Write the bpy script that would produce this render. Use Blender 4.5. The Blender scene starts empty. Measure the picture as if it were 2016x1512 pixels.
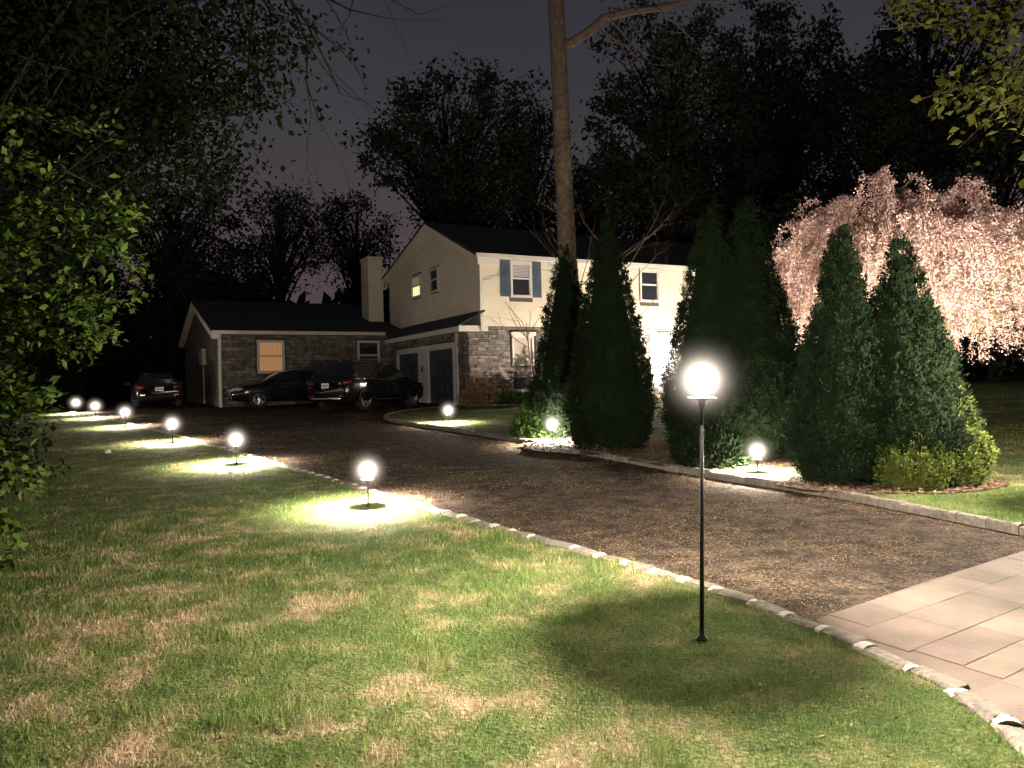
import bpy, math, random
import numpy as np
from mathutils import Vector, Matrix
rng = np.random.default_rng(7)
random.seed(7)
sc = bpy.context.scene
C = sc.collection
PI = math.pi

# ------------------------------------------------------------------ camera
cam_d = bpy.data.cameras.new('camera'); cam_d.lens = 27.0; cam_d.sensor_width = 36.0
cam_d.clip_start = 0.05; cam_d.clip_end = 2000
cam = bpy.data.objects.new('camera', cam_d); C.objects.link(cam)
cam.matrix_world = (Matrix.Translation((0, 0, 1.6)) @ Matrix.Rotation(math.radians(90), 4, 'X')
                    @ Matrix.Rotation(math.radians(-1.375), 4, 'Z'))
sc.camera = cam

# ------------------------------------------------------------------ night sky, moon, exposure
MOON_EL, MOON_AZ = math.radians(38), math.radians(200)
world = bpy.data.worlds.new('World'); sc.world = world; world.use_nodes = True
nt = world.node_tree; nt.nodes.clear()
def N(nt, t, **kw):
    n = nt.nodes.new(t)
    for k, v in kw.items(): setattr(n, k, v)
    return n
out = N(nt, 'ShaderNodeOutputWorld'); bg = N(nt, 'ShaderNodeBackground'); bg2 = N(nt, 'ShaderNodeBackground')
sky = N(nt, 'ShaderNodeTexSky', sky_type='NISHITA', sun_disc=False)
sky.sun_elevation = math.radians(-4.0); sky.sun_rotation = MOON_AZ
bg.inputs['Strength'].default_value = 0.05
nt.links.new(sky.outputs[0], bg.inputs[0])
tc = N(nt, 'ShaderNodeTexCoord'); sep = N(nt, 'ShaderNodeSeparateXYZ'); rmp = N(nt, 'ShaderNodeValToRGB')
nt.links.new(tc.outputs['Generated'], sep.inputs[0]); nt.links.new(sep.outputs['Z'], rmp.inputs[0])
cr = rmp.color_ramp
cr.elements[0].position = 0.0; cr.elements[0].color = (0.1044, 0.0667, 0.0694, 1)
cr.elements[1].position = 0.75; cr.elements[1].color = (0.0174, 0.0203, 0.0293, 1)
for p, c in ((0.17, (0.0760, 0.0570, 0.0620)), (0.28, (0.0480, 0.0430, 0.0490)), (0.43, (0.0310, 0.0310, 0.0385))):
    e = cr.elements.new(p); e.color = (*c, 1)
nz = N(nt, 'ShaderNodeTexNoise'); nz.inputs['Scale'].default_value = 2.2; nz.inputs['Detail'].default_value = 3
nt.links.new(tc.outputs['Generated'], nz.inputs['Vector'])
mp = N(nt, 'ShaderNodeMapRange'); mp.inputs['To Min'].default_value = 0.9; mp.inputs['To Max'].default_value = 1.25
mp.inputs['From Min'].default_value = 0.3; mp.inputs['From Max'].default_value = 0.7
nt.links.new(nz.outputs[0], mp.inputs['Value']); nt.links.new(mp.outputs[0], bg2.inputs['Strength'])
nt.links.new(rmp.outputs[0], bg2.inputs[0])
ads = N(nt, 'ShaderNodeAddShader')
nt.links.new(bg.outputs[0], ads.inputs[0]); nt.links.new(bg2.outputs[0], ads.inputs[1])
nt.links.new(ads.outputs[0], out.inputs[0])
md = bpy.data.lights.new('moon', 'SUN'); md.energy = 0.012; md.angle = math.radians(0.5); md.color = (0.8, 0.88, 1.0)
mo = bpy.data.objects.new('moon', md); C.objects.link(mo); mo.location = (0, -20, 40)
mo.rotation_euler = (PI/2 - MOON_EL, 0, MOON_AZ)
vs = sc.view_settings
vs.view_transform = 'Standard'; vs.look = 'None'; vs.exposure = 0.0; vs.gamma = 1.0; vs.use_curve_mapping = False
sc.cycles.use_denoising = True; sc.cycles.use_light_tree = False
sc.cycles.max_bounces = 4; sc.cycles.diffuse_bounces = 2; sc.cycles.glossy_bounces = 2
sc.cycles.transmission_bounces = 2; sc.cycles.transparent_max_bounces = 12; sc.cycles.volume_bounces = 0
sc.cycles.sample_clamp_indirect = 4.0; sc.cycles.sample_clamp_direct = 0.0
sc.cycles.caustics_reflective = False; sc.cycles.caustics_refractive = False

WARM = (1.0, 0.86, 0.68)
GLOBE_W, DOWN_W, POLE_W = 170.0, 2000.0, 2500.0
SLOPE = 0.03
def gz(y): return SLOPE*float(min(max(y, -8.0), 34.0))
def gzv(y): return SLOPE*np.clip(y, -8.0, 34.0)

# ------------------------------------------------------------------ materials
MATS = {}
def mat(name, col, rough=0.8, metal=0.0, var=None, vscale=6.0, vdetail=4.0, bump=0.0, bscale=30.0, spec=0.3,
        trans=0.0, emit=None, estr=0.0, rnd=0.0):
    """procedural material: base colour varied by object/world-space noise, fine bump, optional leaf translucency"""
    if name in MATS: return MATS[name]
    m = bpy.data.materials.new(name); m.use_nodes = True; t = m.node_tree
    b = t.nodes['Principled BSDF']; L = t.links.new
    b.inputs['Roughness'].default_value = rough; b.inputs['Metallic'].default_value = metal
    b.inputs['Specular IOR Level'].default_value = spec
    geo = N(t, 'ShaderNodeNewGeometry')
    csock = None
    if var is not None:
        n = N(t, 'ShaderNodeTexNoise'); n.inputs['Scale'].default_value = vscale; n.inputs['Detail'].default_value = vdetail
        L(geo.outputs['Position'], n.inputs['Vector'])
        r = N(t, 'ShaderNodeValToRGB'); r.color_ramp.elements[0].position = 0.35; r.color_ramp.elements[1].position = 0.65
        r.color_ramp.elements[0].color = (*col, 1); r.color_ramp.elements[1].color = (*var, 1)
        L(n.outputs[0], r.inputs[0]); csock = r.outputs[0]
    else:
        c = N(t, 'ShaderNodeRGB'); c.outputs[0].default_value = (*col, 1); csock = c.outputs[0]
    if rnd > 0:      # piece-to-piece variation (per object and per mesh island)
        h = N(t, 'ShaderNodeHueSaturation'); oi = N(t, 'ShaderNodeObjectInfo')
        ad = N(t, 'ShaderNodeMath', operation='ADD'); fr = N(t, 'ShaderNodeMath', operation='FRACT')
        L(oi.outputs['Random'], ad.inputs[0]); L(geo.outputs['Random Per Island'], ad.inputs[1]); L(ad.outputs[0], fr.inputs[0])
        mr = N(t, 'ShaderNodeMapRange'); mr.inputs['To Min'].default_value = 1-rnd; mr.inputs['To Max'].default_value = 1+rnd
        L(fr.outputs[0], mr.inputs['Value']); L(mr.outputs[0], h.inputs['Value'])
        m2 = N(t, 'ShaderNodeMapRange'); m2.inputs['To Min'].default_value = 0.5-rnd*0.05; m2.inputs['To Max'].default_value = 0.5+rnd*0.05
        fr2 = N(t, 'ShaderNodeMath', operation='FRACT'); ml = N(t, 'ShaderNodeMath', operation='MULTIPLY'); ml.inputs[1].default_value = 7.31
        L(fr.outputs[0], ml.inputs[0]); L(ml.outputs[0], fr2.inputs[0]); L(fr2.outputs[0], m2.inputs['Value']); L(m2.outputs[0], h.inputs['Hue'])
        L(csock, h.inputs['Color']); csock = h.outputs[0]
    L(csock, b.inputs['Base Color'])
    if bump > 0:
        n2 = N(t, 'ShaderNodeTexNoise'); n2.inputs['Scale'].default_value = bscale; n2.inputs['Detail'].default_value = 5
        L(geo.outputs['Position'], n2.inputs['Vector'])
        bp = N(t, 'ShaderNodeBump'); bp.inputs['Strength'].default_value = bump; bp.inputs['Distance'].default_value = 0.02
        L(n2.outputs[0], bp.inputs['Height']); L(bp.outputs[0], b.inputs['Normal'])
    if emit is not None:
        b.inputs['Emission Color'].default_value = (*emit, 1); b.inputs['Emission Strength'].default_value = estr
        m.cycles.emission_sampling = 'NONE'
    if trans > 0:
        tr = N(t, 'ShaderNodeBsdfTranslucent'); mx = N(t, 'ShaderNodeMixShader'); mx.inputs[0].default_value = trans
        L(csock, tr.inputs[0]); L(b.outputs[0], mx.inputs[1]); L(tr.outputs[0], mx.inputs[2])
        L(mx.outputs[0], t.nodes['Material Output'].inputs[0])
    MATS[name] = m
    return m

def lawn_material(name, blades):
    """green turf with straw-coloured thatch patches; same patch noise for soil sheet and blades"""
    m = bpy.data.materials.new(name); m.use_nodes = True; t = m.node_tree; L = t.links.new
    b = t.nodes['Principled BSDF']; b.inputs['Roughness'].default_value = 0.9; b.inputs['Specular IOR Level'].default_value = 0.08
    geo = N(t, 'ShaderNodeNewGeometry'); sx = N(t, 'ShaderNodeSeparateXYZ'); cx = N(t, 'ShaderNodeCombineXYZ')
    L(geo.outputs['Position'], sx.inputs[0]); L(sx.outputs[0], cx.inputs[0]); L(sx.outputs[1], cx.inputs[1])
    n1 = N(t, 'ShaderNodeTexNoise'); n1.inputs['Scale'].default_value = 2.6; n1.inputs['Detail'].default_value = 8; n1.inputs['Roughness'].default_value = 0.68
    n2 = N(t, 'ShaderNodeTexNoise'); n2.inputs['Scale'].default_value = 0.5; n2.inputs['Detail'].default_value = 3
    L(cx.outputs[0], n1.inputs['Vector']); L(cx.outputs[0], n2.inputs['Vector'])
    add = N(t, 'ShaderNodeMath', operation='MULTIPLY_ADD'); add.inputs[1].default_value = 0.45
    L(n2.outputs[0], add.inputs[0]); L(n1.outputs[0], add.inputs[2])
    r = N(t, 'ShaderNodeValToRGB'); cr = r.color_ramp
    if blades:
        g0, g1, s0, s1 = (0.086, 0.144, 0.037), (0.158, 0.192, 0.070), (0.31, 0.265, 0.155), (0.44, 0.335, 0.225)
    else:
        g0, g1, s0, s1 = (0.055, 0.082, 0.025), (0.095, 0.11, 0.042), (0.18, 0.148, 0.085), (0.29, 0.21, 0.14)
    cr.elements[0].position = 0.64; cr.elements[0].color = (*g0, 1)
    cr.elements[1].position = 0.97; cr.elements[1].color = (*s1, 1)
    e = cr.elements.new(0.77); e.color = (*g1, 1)
    e = cr.elements.new(0.86); e.color = (*s0, 1)
    fac = add.outputs[0]
    for wx, wy, wr, amt in ((-1.75,2.9,1.5,.13), (-0.5,3.6,.8,.06), (-2.9,4.4,1.2,.07), (-1.2,5.2,.9,.06), (0.6,3.0,.6,.06)):      # worn, thin places in the turf
        vd = N(t, 'ShaderNodeVectorMath', operation='DISTANCE'); vd.inputs[1].default_value = (wx, wy, 0); L(cx.outputs[0], vd.inputs[0])
        mw = N(t, 'ShaderNodeMapRange', interpolation_type='SMOOTHSTEP'); mw.inputs['From Min'].default_value = wr; mw.inputs['From Max'].default_value = 0.0
        mw.inputs['To Min'].default_value = 0.0; mw.inputs['To Max'].default_value = amt; L(vd.outputs['Value'], mw.inputs['Value'])
        sm = N(t, 'ShaderNodeMath', operation='ADD'); L(fac, sm.inputs[0]); L(mw.outputs[0], sm.inputs[1]); fac = sm.outputs[0]
    L(fac, r.inputs[0]); cs = r.outputs[0]
    if blades:
        h = N(t, 'ShaderNodeHueSaturation'); mr = N(t, 'ShaderNodeMapRange'); mr.inputs['To Min'].default_value = 0.45; mr.inputs['To Max'].default_value = 1.6
        L(geo.outputs['Random Per Island'], mr.inputs['Value']); L(mr.outputs[0], h.inputs['Value']); L(cs, h.inputs['Color'])
        m2 = N(t, 'ShaderNodeMapRange'); m2.inputs['To Min'].default_value = 0.475; m2.inputs['To Max'].default_value = 0.515
        ml = N(t, 'ShaderNodeMath', operation='MULTIPLY'); ml.inputs[1].default_value = 9.7; fr = N(t, 'ShaderNodeMath', operation='FRACT')
        L(geo.outputs['Random Per Island'], ml.inputs[0]); L(ml.outputs[0], fr.inputs[0]); L(fr.outputs[0], m2.inputs['Value']); L(m2.outputs[0], h.inputs['Hue'])
        cs = h.outputs[0]
        tr = N(t, 'ShaderNodeBsdfTranslucent'); mx = N(t, 'ShaderNodeMixShader'); mx.inputs[0].default_value = 0.3
        L(cs, tr.inputs[0]); L(b.outputs[0], mx.inputs[1]); L(tr.outputs[0], mx.inputs[2]); L(mx.outputs[0], t.nodes['Material Output'].inputs[0])
    else:
        n3 = N(t, 'ShaderNodeTexNoise'); n3.inputs['Scale'].default_value = 45; n3.inputs['Detail'].default_value = 6
        L(geo.outputs['Position'], n3.inputs['Vector'])
        mlt = N(t, 'ShaderNodeMixRGB', blend_type='MULTIPLY'); mlt.inputs[0].default_value = 0.75
        r3 = N(t, 'ShaderNodeValToRGB'); r3.color_ramp.elements[0].position = 0.3; r3.color_ramp.elements[1].position = 0.7
        r3.color_ramp.elements[0].color = (0.35, 0.35, 0.35, 1); r3.color_ramp.elements[1].color = (1.3, 1.3, 1.3, 1)
        L(n3.outputs[0], r3.inputs[0]); L(cs, mlt.inputs[1]); L(r3.outputs[0], mlt.inputs[2]); cs = mlt.outputs[0]
        bp = N(t, 'ShaderNodeBump'); bp.inputs['Strength'].default_value = 1.0; bp.inputs['Distance'].default_value = 0.04
        L(n3.outputs[0], bp.inputs['Height']); L(bp.outputs[0], b.inputs['Normal'])
    L(cs, b.inputs['Base Color'])
    return m

M_SOIL = lawn_material('lawn_thatch', False); M_BLADE = lawn_material('grass_blades', True)
def drive_material():
    """rough brown-black paving: broad stains, mottled wear and coarse grit"""
    m = bpy.data.materials.new('driveway_paving'); m.use_nodes = True; t = m.node_tree; L = t.links.new; b = t.nodes['Principled BSDF']
    b.inputs['Roughness'].default_value = 0.95; b.inputs['Specular IOR Level'].default_value = 0.08
    geo = N(t, 'ShaderNodeNewGeometry'); col = None
    for sc_, det, lo, hi, c0, c1 in ((0.7, 4, .3, .7, .75, 1.25), (5.0, 10, .38, .62, .45, 1.5), (34.0, 6, .36, .66, .3, 1.9)):
        n = N(t, 'ShaderNodeTexNoise'); n.inputs['Scale'].default_value = sc_; n.inputs['Detail'].default_value = det; n.inputs['Roughness'].default_value = .65
        mr = N(t, 'ShaderNodeMapRange'); mr.inputs['From Min'].default_value = lo; mr.inputs['From Max'].default_value = hi; mr.inputs['To Min'].default_value = c0; mr.inputs['To Max'].default_value = c1
        L(geo.outputs['Position'], n.inputs['Vector']); L(n.outputs[0], mr.inputs['Value'])
        if col is None: col = mr.outputs[0]
        else: k = N(t, 'ShaderNodeMath', operation='MULTIPLY'); L(col, k.inputs[0]); L(mr.outputs[0], k.inputs[1]); col = k.outputs[0]
        last = n
    v = N(t, 'ShaderNodeVectorMath', operation='SCALE'); v.inputs[0].default_value = (0.036, 0.0258, 0.0198); L(col, v.inputs['Scale']); L(v.outputs[0], b.inputs['Base Color'])
    bp = N(t, 'ShaderNodeBump'); bp.inputs['Strength'].default_value = 1.0; bp.inputs['Distance'].default_value = 0.03; L(last.outputs[0], bp.inputs['Height']); L(bp.outputs[0], b.inputs['Normal'])
    return m
M_DRIVE = drive_material()
M_STREET = mat('street_asphalt', (0.04, 0.04, 0.042), 0.9, var=(0.06, 0.06, 0.06), vscale=14, bump=0.5, bscale=120)
M_PAVER = mat('tan_paver', (0.060, 0.045, 0.038), 0.9, var=(0.105, 0.080, 0.067), vscale=2.2, vdetail=9, bump=0.35, bscale=70, rnd=0.2)
M_PAVBASE = mat('paver_joint_sand', (0.05, 0.039, 0.031), 0.95, bump=0.4, bscale=150)
M_GRANITE = mat('granite_block', (0.080, 0.069, 0.059), 0.9, var=(0.145, 0.127, 0.11), vscale=22, vdetail=8, bump=0.6, bscale=55, rnd=0.22)
M_MORTAR = mat('pale_mortar', (0.28, 0.26, 0.23), 0.9, var=(0.40, 0.375, 0.34), vscale=25, bump=0.4, bscale=90)
M_MULCH = mat('bark_mulch', (0.055, 0.034, 0.024), 0.95, var=(0.10, 0.062, 0.042), vscale=28, vdetail=8, bump=1.0, bscale=60)
M_CHIP = mat('mulch_chip', (0.11, 0.065, 0.042), 0.9, rnd=0.5)
M_LITTER = mat('dry_leaf_litter', (0.17, 0.128, 0.075), 0.9, rnd=0.65, spec=0.05)
M_BRONZE = mat('dark_bronze_paint', (0.022, 0.02, 0.019), 0.45, metal=0.3, spec=0.5)
M_BARK = mat('tree_bark', (0.085, 0.062, 0.046), 0.95, var=(0.155, 0.12, 0.09), vscale=9, vdetail=9, bump=1.0, bscale=24)
M_TWIG = mat('grey_twig_bark', (0.11, 0.085, 0.065), 0.9, var=(0.17, 0.13, 0.10), vscale=14)
M_DBARK = mat('dark_bark', (0.018, 0.014, 0.011), 0.95, var=(0.028, 0.022, 0.018), vscale=8, spec=0.04)
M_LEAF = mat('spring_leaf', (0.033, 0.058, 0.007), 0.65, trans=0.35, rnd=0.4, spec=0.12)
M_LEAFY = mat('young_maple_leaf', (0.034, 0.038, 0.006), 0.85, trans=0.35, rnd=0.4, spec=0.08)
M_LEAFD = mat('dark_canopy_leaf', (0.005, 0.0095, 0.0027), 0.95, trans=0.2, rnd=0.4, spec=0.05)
M_FAR = mat('far_tree_leaf', (0.042, 0.05, 0.036), 0.9, trans=0.2, rnd=0.4)
M_ARB = mat('arborvitae_spray', (0.0062, 0.0120, 0.0046), 0.95, trans=0.1, rnd=0.25, spec=0.08)
M_ARB_LIT = mat('golden_arborvitae_spray', (0.045, 0.062, 0.007), 0.85, trans=0.2, rnd=0.35, spec=0.3)  # brighter spray colour standing in for lamplight on the lower foliage
M_SHRUB = mat('shrub_leaf', (0.07, 0.12, 0.03), 0.6, trans=0.3, rnd=0.4)
M_DRYSH = mat('dry_reddish_twig', (0.17, 0.10, 0.06), 0.9, rnd=0.4)
M_BLOS = mat('pink_cherry_blossom', (0.69, 0.485, 0.44), 0.7, trans=0.35, rnd=0.22, spec=0.2)
M_BLOSG = mat('pale_green_cherry_leaf', (0.38, 0.36, 0.14), 0.7, trans=0.35, rnd=0.3)
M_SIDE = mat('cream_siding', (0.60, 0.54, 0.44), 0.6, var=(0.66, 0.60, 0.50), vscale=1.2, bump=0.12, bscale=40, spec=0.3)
M_SIDE_DIM = mat('taupe_siding', (0.11, 0.097, 0.08), 0.7, var=(0.14, 0.123, 0.10), vscale=1.2, bump=0.12, bscale=40)  # siding colour darkened so the wing gable stays dim under the lamps
M_TRIM = mat('white_trim', (0.52, 0.50, 0.47), 0.5, var=(0.47, 0.45, 0.42), vscale=3)
M_STONE = mat('grey_ledge_stone', (0.10, 0.09, 0.083), 0.9, var=(0.20, 0.175, 0.155), vscale=5, vdetail=7, bump=0.8, bscale=35, rnd=0.38)
M_JOINT = mat('stone_joint', (0.07, 0.062, 0.055), 0.95)
M_ROOF = mat('charcoal_shingle', (0.022, 0.022, 0.024), 0.95, var=(0.04, 0.04, 0.042), vscale=12, vdetail=6, bump=0.6, bscale=20)
M_SHUT = mat('slate_blue_shutter', (0.05, 0.07, 0.10), 0.6, var=(0.06, 0.08, 0.115), vscale=4)
M_DOORBL = mat('dark_blue_garage_door', (0.035, 0.05, 0.07), 0.5, var=(0.045, 0.06, 0.08), vscale=3)
M_GLASS = mat('dark_window_glass', (0.018, 0.02, 0.026), 0.08, spec=0.6)
M_BLIND = mat('window_blind', (0.42, 0.40, 0.46), 0.7)
M_AMBER = mat('lit_amber_curtain', (0.4, 0.25, 0.12), 0.9, var=(0.3, 0.17, 0.08), vscale=9, emit=(1.0, 0.52, 0.24), estr=0.30)
M_YELLOW = mat('lit_yellow_blind', (0.5, 0.42, 0.25), 0.8, emit=(1.0, 0.80, 0.42), estr=1.1)
M_DIMY = mat('dim_lit_shade', (0.35, 0.27, 0.15), 0.8, emit=(1.0, 0.72, 0.36), estr=0.12)
M_WHITEWIN = mat('lit_white_window', (0.6, 0.6, 0.6), 0.8, emit=(0.9, 0.95, 1.0), estr=1.3)
M_DOORW = mat('pale_lavender_door', (0.52, 0.52, 0.62), 0.5)
M_CARP = mat('black_car_paint', (0.010, 0.010, 0.012), 0.14, spec=0.6, metal=0.2)
M_CARP2 = mat('dark_grey_car_paint', (0.022, 0.022, 0.026), 0.16, spec=0.6, metal=0.3)
M_CGLASS = mat('car_glass', (0.012, 0.013, 0.015), 0.05, spec=0.7)
M_TYRE = mat('tyre_rubber', (0.016, 0.016, 0.016), 0.9)
M_RIM = mat('silver_alloy', (0.62, 0.60, 0.58), 0.3, metal=0.9)
M_CHROME = mat('chrome_trim', (0.7, 0.7, 0.7), 0.15, metal=1.0)
M_RED = mat('red_tail_lens', (0.10, 0.008, 0.006), 0.15, spec=0.7)
M_HEAD = mat('clear_lamp_lens', (0.35, 0.33, 0.30), 0.12, spec=0.7)
M_AMBL = mat('amber_lens', (0.55, 0.26, 0.03), 0.15, spec=0.7)
M_PLATE = mat('licence_plate_white', (0.75, 0.74, 0.66), 0.5)
M_PTXT = mat('plate_print_navy', (0.05, 0.06, 0.12), 0.6)
M_PALE = mat('pale_stone', (0.55, 0.52, 0.47), 0.8, var=(0.4, 0.38, 0.35), vscale=20)
M_FARW = mat('far_house_wall', (0.05, 0.05, 0.05), 0.9)
M_UTIL = mat('beige_meter_box', (0.36, 0.31, 0.26), 0.6)

def globe_material(name, col, strength):
    """glowing clear globe: lets the bulb's light through and glows itself"""
    m = bpy.data.materials.new(name); m.use_nodes = True; t = m.node_tree; t.nodes.clear()
    o = N(t, 'ShaderNodeOutputMaterial'); e = N(t, 'ShaderNodeEmission'); tr = N(t, 'ShaderNodeBsdfTransparent'); a = N(t, 'ShaderNodeAddShader')
    e.inputs[0].default_value = (*col, 1); e.inputs[1].default_value = strength
    t.links.new(e.outputs[0], a.inputs[0]); t.links.new(tr.outputs[0], a.inputs[1]); t.links.new(a.outputs[0], o.inputs[0])
    m.cycles.emission_sampling = 'NONE'
    return m
M_GLOBE = globe_material('lit_globe_glass', (1.0, 0.93, 0.86), 3.5)
def bloom_globe(name, col, strength):
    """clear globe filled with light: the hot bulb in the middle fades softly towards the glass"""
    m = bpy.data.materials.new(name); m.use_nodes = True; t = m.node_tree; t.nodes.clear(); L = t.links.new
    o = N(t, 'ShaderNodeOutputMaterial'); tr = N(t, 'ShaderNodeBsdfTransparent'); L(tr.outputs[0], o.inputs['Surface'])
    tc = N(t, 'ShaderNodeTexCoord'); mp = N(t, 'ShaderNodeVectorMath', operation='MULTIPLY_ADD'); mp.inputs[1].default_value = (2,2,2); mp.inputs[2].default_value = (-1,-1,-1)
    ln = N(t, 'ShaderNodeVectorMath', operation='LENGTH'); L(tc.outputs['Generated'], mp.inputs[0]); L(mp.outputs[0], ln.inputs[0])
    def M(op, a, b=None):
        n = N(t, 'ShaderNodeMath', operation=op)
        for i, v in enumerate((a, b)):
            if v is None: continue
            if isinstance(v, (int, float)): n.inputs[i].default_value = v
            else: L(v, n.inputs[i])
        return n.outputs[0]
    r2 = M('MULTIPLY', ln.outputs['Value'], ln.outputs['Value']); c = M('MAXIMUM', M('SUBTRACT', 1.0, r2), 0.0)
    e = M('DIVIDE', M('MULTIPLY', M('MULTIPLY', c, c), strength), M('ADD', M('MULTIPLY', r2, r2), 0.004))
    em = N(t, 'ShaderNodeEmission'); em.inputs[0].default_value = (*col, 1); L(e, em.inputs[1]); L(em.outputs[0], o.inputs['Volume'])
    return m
M_BLOOM = bloom_globe('glowing_globe', (1.0, 0.84, 0.70), 0.15)

# ------------------------------------------------------------------ mesh helpers
def fast_mesh(name, verts, quads=None, tris=None):
    verts = np.asarray(verts, dtype=np.float32).reshape(-1, 3)
    idx = []; tot = []
    if quads is not None and len(quads): q = np.asarray(quads, dtype=np.int32).reshape(-1, 4); idx.append(q.ravel()); tot.append(np.full(len(q), 4, np.int32))
    if tris is not None and len(tris): q = np.asarray(tris, dtype=np.int32).reshape(-1, 3); idx.append(q.ravel()); tot.append(np.full(len(q), 3, np.int32))
    idx = np.concatenate(idx); tot = np.concatenate(tot)
    st = np.concatenate([[0], np.cumsum(tot)[:-1]]).astype(np.int32)
    me = bpy.data.meshes.new(name)
    me.vertices.add(len(verts)); me.vertices.foreach_set('co', verts.ravel())
    me.loops.add(len(idx)); me.loops.foreach_set('vertex_index', idx)
    me.polygons.add(len(tot)); me.polygons.foreach_set('loop_start', st); me.polygons.foreach_set('loop_total', tot)
    me.update(calc_edges=True)
    return me
def link(name, me, m, parent=None, smooth=False, loc=None, rot=None):
    if m is not None and not me.materials: me.materials.append(m)
    o = bpy.data.objects.new(name, me); C.objects.link(o)
    if parent is not None: o.parent = parent
    if loc is not None: o.location = loc
    if rot is not None: o.rotation_euler = rot
    if smooth: me.polygons.foreach_set('use_smooth', np.ones(len(me.polygons), dtype=bool))
    return o
class MB:
    def __init__(s): s.v = []; s.f = []
    def add(s, vs, fs):
        b = len(s.v); s.v += [tuple(p) for p in vs]; s.f += [tuple(i+b for i in f) for f in fs]; return s
    def box(s, x0, x1, y0, y1, z0, z1):
        return s.add([(x0,y0,z0),(x1,y0,z0),(x1,y1,z0),(x0,y1,z0),(x0,y0,z1),(x1,y0,z1),(x1,y1,z1),(x0,y1,z1)],
                     [(0,3,2,1),(4,5,6,7),(0,1,5,4),(1,2,6,5),(2,3,7,6),(3,0,4,7)])
    def bev(s, x0, x1, y0, y1, z0, z1, b=0.01):
        """box with its six faces inset: chamfered edges"""
        vs = []; 
        for x, sx in ((x0,1),(x1,-1)):
            for y, sy in ((y0,1),(y1,-1)):
                for z, sz in ((z0,1),(z1,-1)):
                    vs += [(x, y+sy*b, z+sz*b), (x+sx*b, y, z+sz*b), (x+sx*b, y+sy*b, z)]
        def i(a, c, d, k): return (a*4+c*2+d)*3+k
        F = [(i(0,0,0,0),i(0,0,1,0),i(0,1,1,0),i(0,1,0,0)),(i(1,0,0,0),i(1,1,0,0),i(1,1,1,0),i(1,0,1,0)),
             (i(0,0,0,1),i(1,0,0,1),i(1,0,1,1),i(0,0,1,1)),(i(0,1,0,1),i(0,1,1,1),i(1,1,1,1),i(1,1,0,1)),
             (i(0,0,0,2),i(0,1,0,2),i(1,1,0,2),i(1,0,0,2)),(i(0,0,1,2),i(1,0,1,2),i(1,1,1,2),i(0,1,1,2))]
        for c in (0,1):
            for d in (0,1):
                F.append((i(0,c,d,1),i(1,c,d,1),i(1,c,d,2),i(0,c,d,2)))
                F.append((i(c,0,d,0),i(c,1,d,0),i(c,1,d,2),i(c,0,d,2)))
                F.append((i(c,d,0,0),i(c,d,1,0),i(c,d,1,1),i(c,d,0,1)))
        for a in (0,1):
            for c in (0,1):
                for d in (0,1): F.append((i(a,c,d,0),i(a,c,d,1),i(a,c,d,2)))
        return s.add(vs, F)
    def tube(s, pts, rad, n=6, cap=True):
        pts = [Vector(p) for p in pts]; b = len(s.v); k = len(pts)
        if not hasattr(rad, '__len__'): rad = [rad]*k
        up = None
        for i, p in enumerate(pts):
            d = (pts[min(i+1,k-1)]-pts[max(i-1,0)])
            if d.length < 1e-9: d = Vector((0,0,1))
            d.normalize()
            if up is None: up = d.orthogonal().normalized()
            else:
                up = up - d*up.dot(d)
                up = up.normalized() if up.length > 1e-6 else d.orthogonal().normalized()
            w = d.cross(up)
            for j in range(n):
                a = 2*PI*j/n; q = p+(up*math.cos(a)+w*math.sin(a))*rad[i]; s.v.append((q.x,q.y,q.z))
        for i in range(k-1):
            for j in range(n):
                s.f.append((b+i*n+j, b+i*n+(j+1)%n, b+(i+1)*n+(j+1)%n, b+(i+1)*n+j))
        if cap: s.f.append(tuple(b+j for j in range(n))[::-1]); s.f.append(tuple(b+(k-1)*n+j for j in range(n)))
        return s
    def lathe(s, prof, n=20, c=(0,0,0)):
        b = len(s.v); k = len(prof)
        for r, z in prof:
            for j in range(n):
                a = 2*PI*j/n; s.v.append((c[0]+r*math.cos(a), c[1]+r*math.sin(a), c[2]+z))
        for i in range(k-1):
            for j in range(n): s.f.append((b+i*n+j, b+i*n+(j+1)%n, b+(i+1)*n+(j+1)%n, b+(i+1)*n+j))
        return s
    def prism(s, poly, z0, z1):
        n = len(poly)
        return s.add([(x,y,z0) for x,y in poly]+[(x,y,z1) for x,y in poly],
                     [tuple(range(n))[::-1], tuple(range(n,2*n))]+[(i,(i+1)%n,n+(i+1)%n,n+i) for i in range(n)])
    def build(s, name, m, parent=None, smooth=False, loc=None, rot=None):
        me = bpy.data.meshes.new(name); me.from_pydata(s.v, [], s.f); me.update()
        return link(name, me, m, parent, smooth, loc, rot)
def tag(o, label=None, cat=None, group=None, kind=None):
    if label: o['label'] = label
    if cat: o['category'] = cat
    if group: o['group'] = group
    if kind: o['kind'] = kind
    return o
def thing(name, label, cat, loc=(0,0,0), rz=0.0, group=None):
    o = bpy.data.objects.new(name, None); C.objects.link(o); o.empty_display_size = 0.2
    o.location = loc; o.rotation_euler = (0,0,rz)
    return tag(o, label, cat, group)
def structure(o): o['kind'] = 'structure'; return o
def copy_tree(o, parent=None):
    c = o.copy(); C.objects.link(c); c.parent = parent
    for ch in list(o.children): copy_tree(ch, c)
    return c
def inside(px, py, poly):
    px = np.asarray(px); py = np.asarray(py); r = np.zeros(px.shape, bool); n = len(poly); j = n-1
    for i in range(n):
        xi, yi = poly[i]; xj, yj = poly[j]
        if yi != yj:
            r ^= ((yi > py) != (yj > py)) & (px < (xj-xi)*(py-yi)/(yj-yi)+xi)
        j = i
    return r
def unit(a): return a/np.maximum(np.linalg.norm(a, axis=1, keepdims=True), 1e-9)
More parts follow.
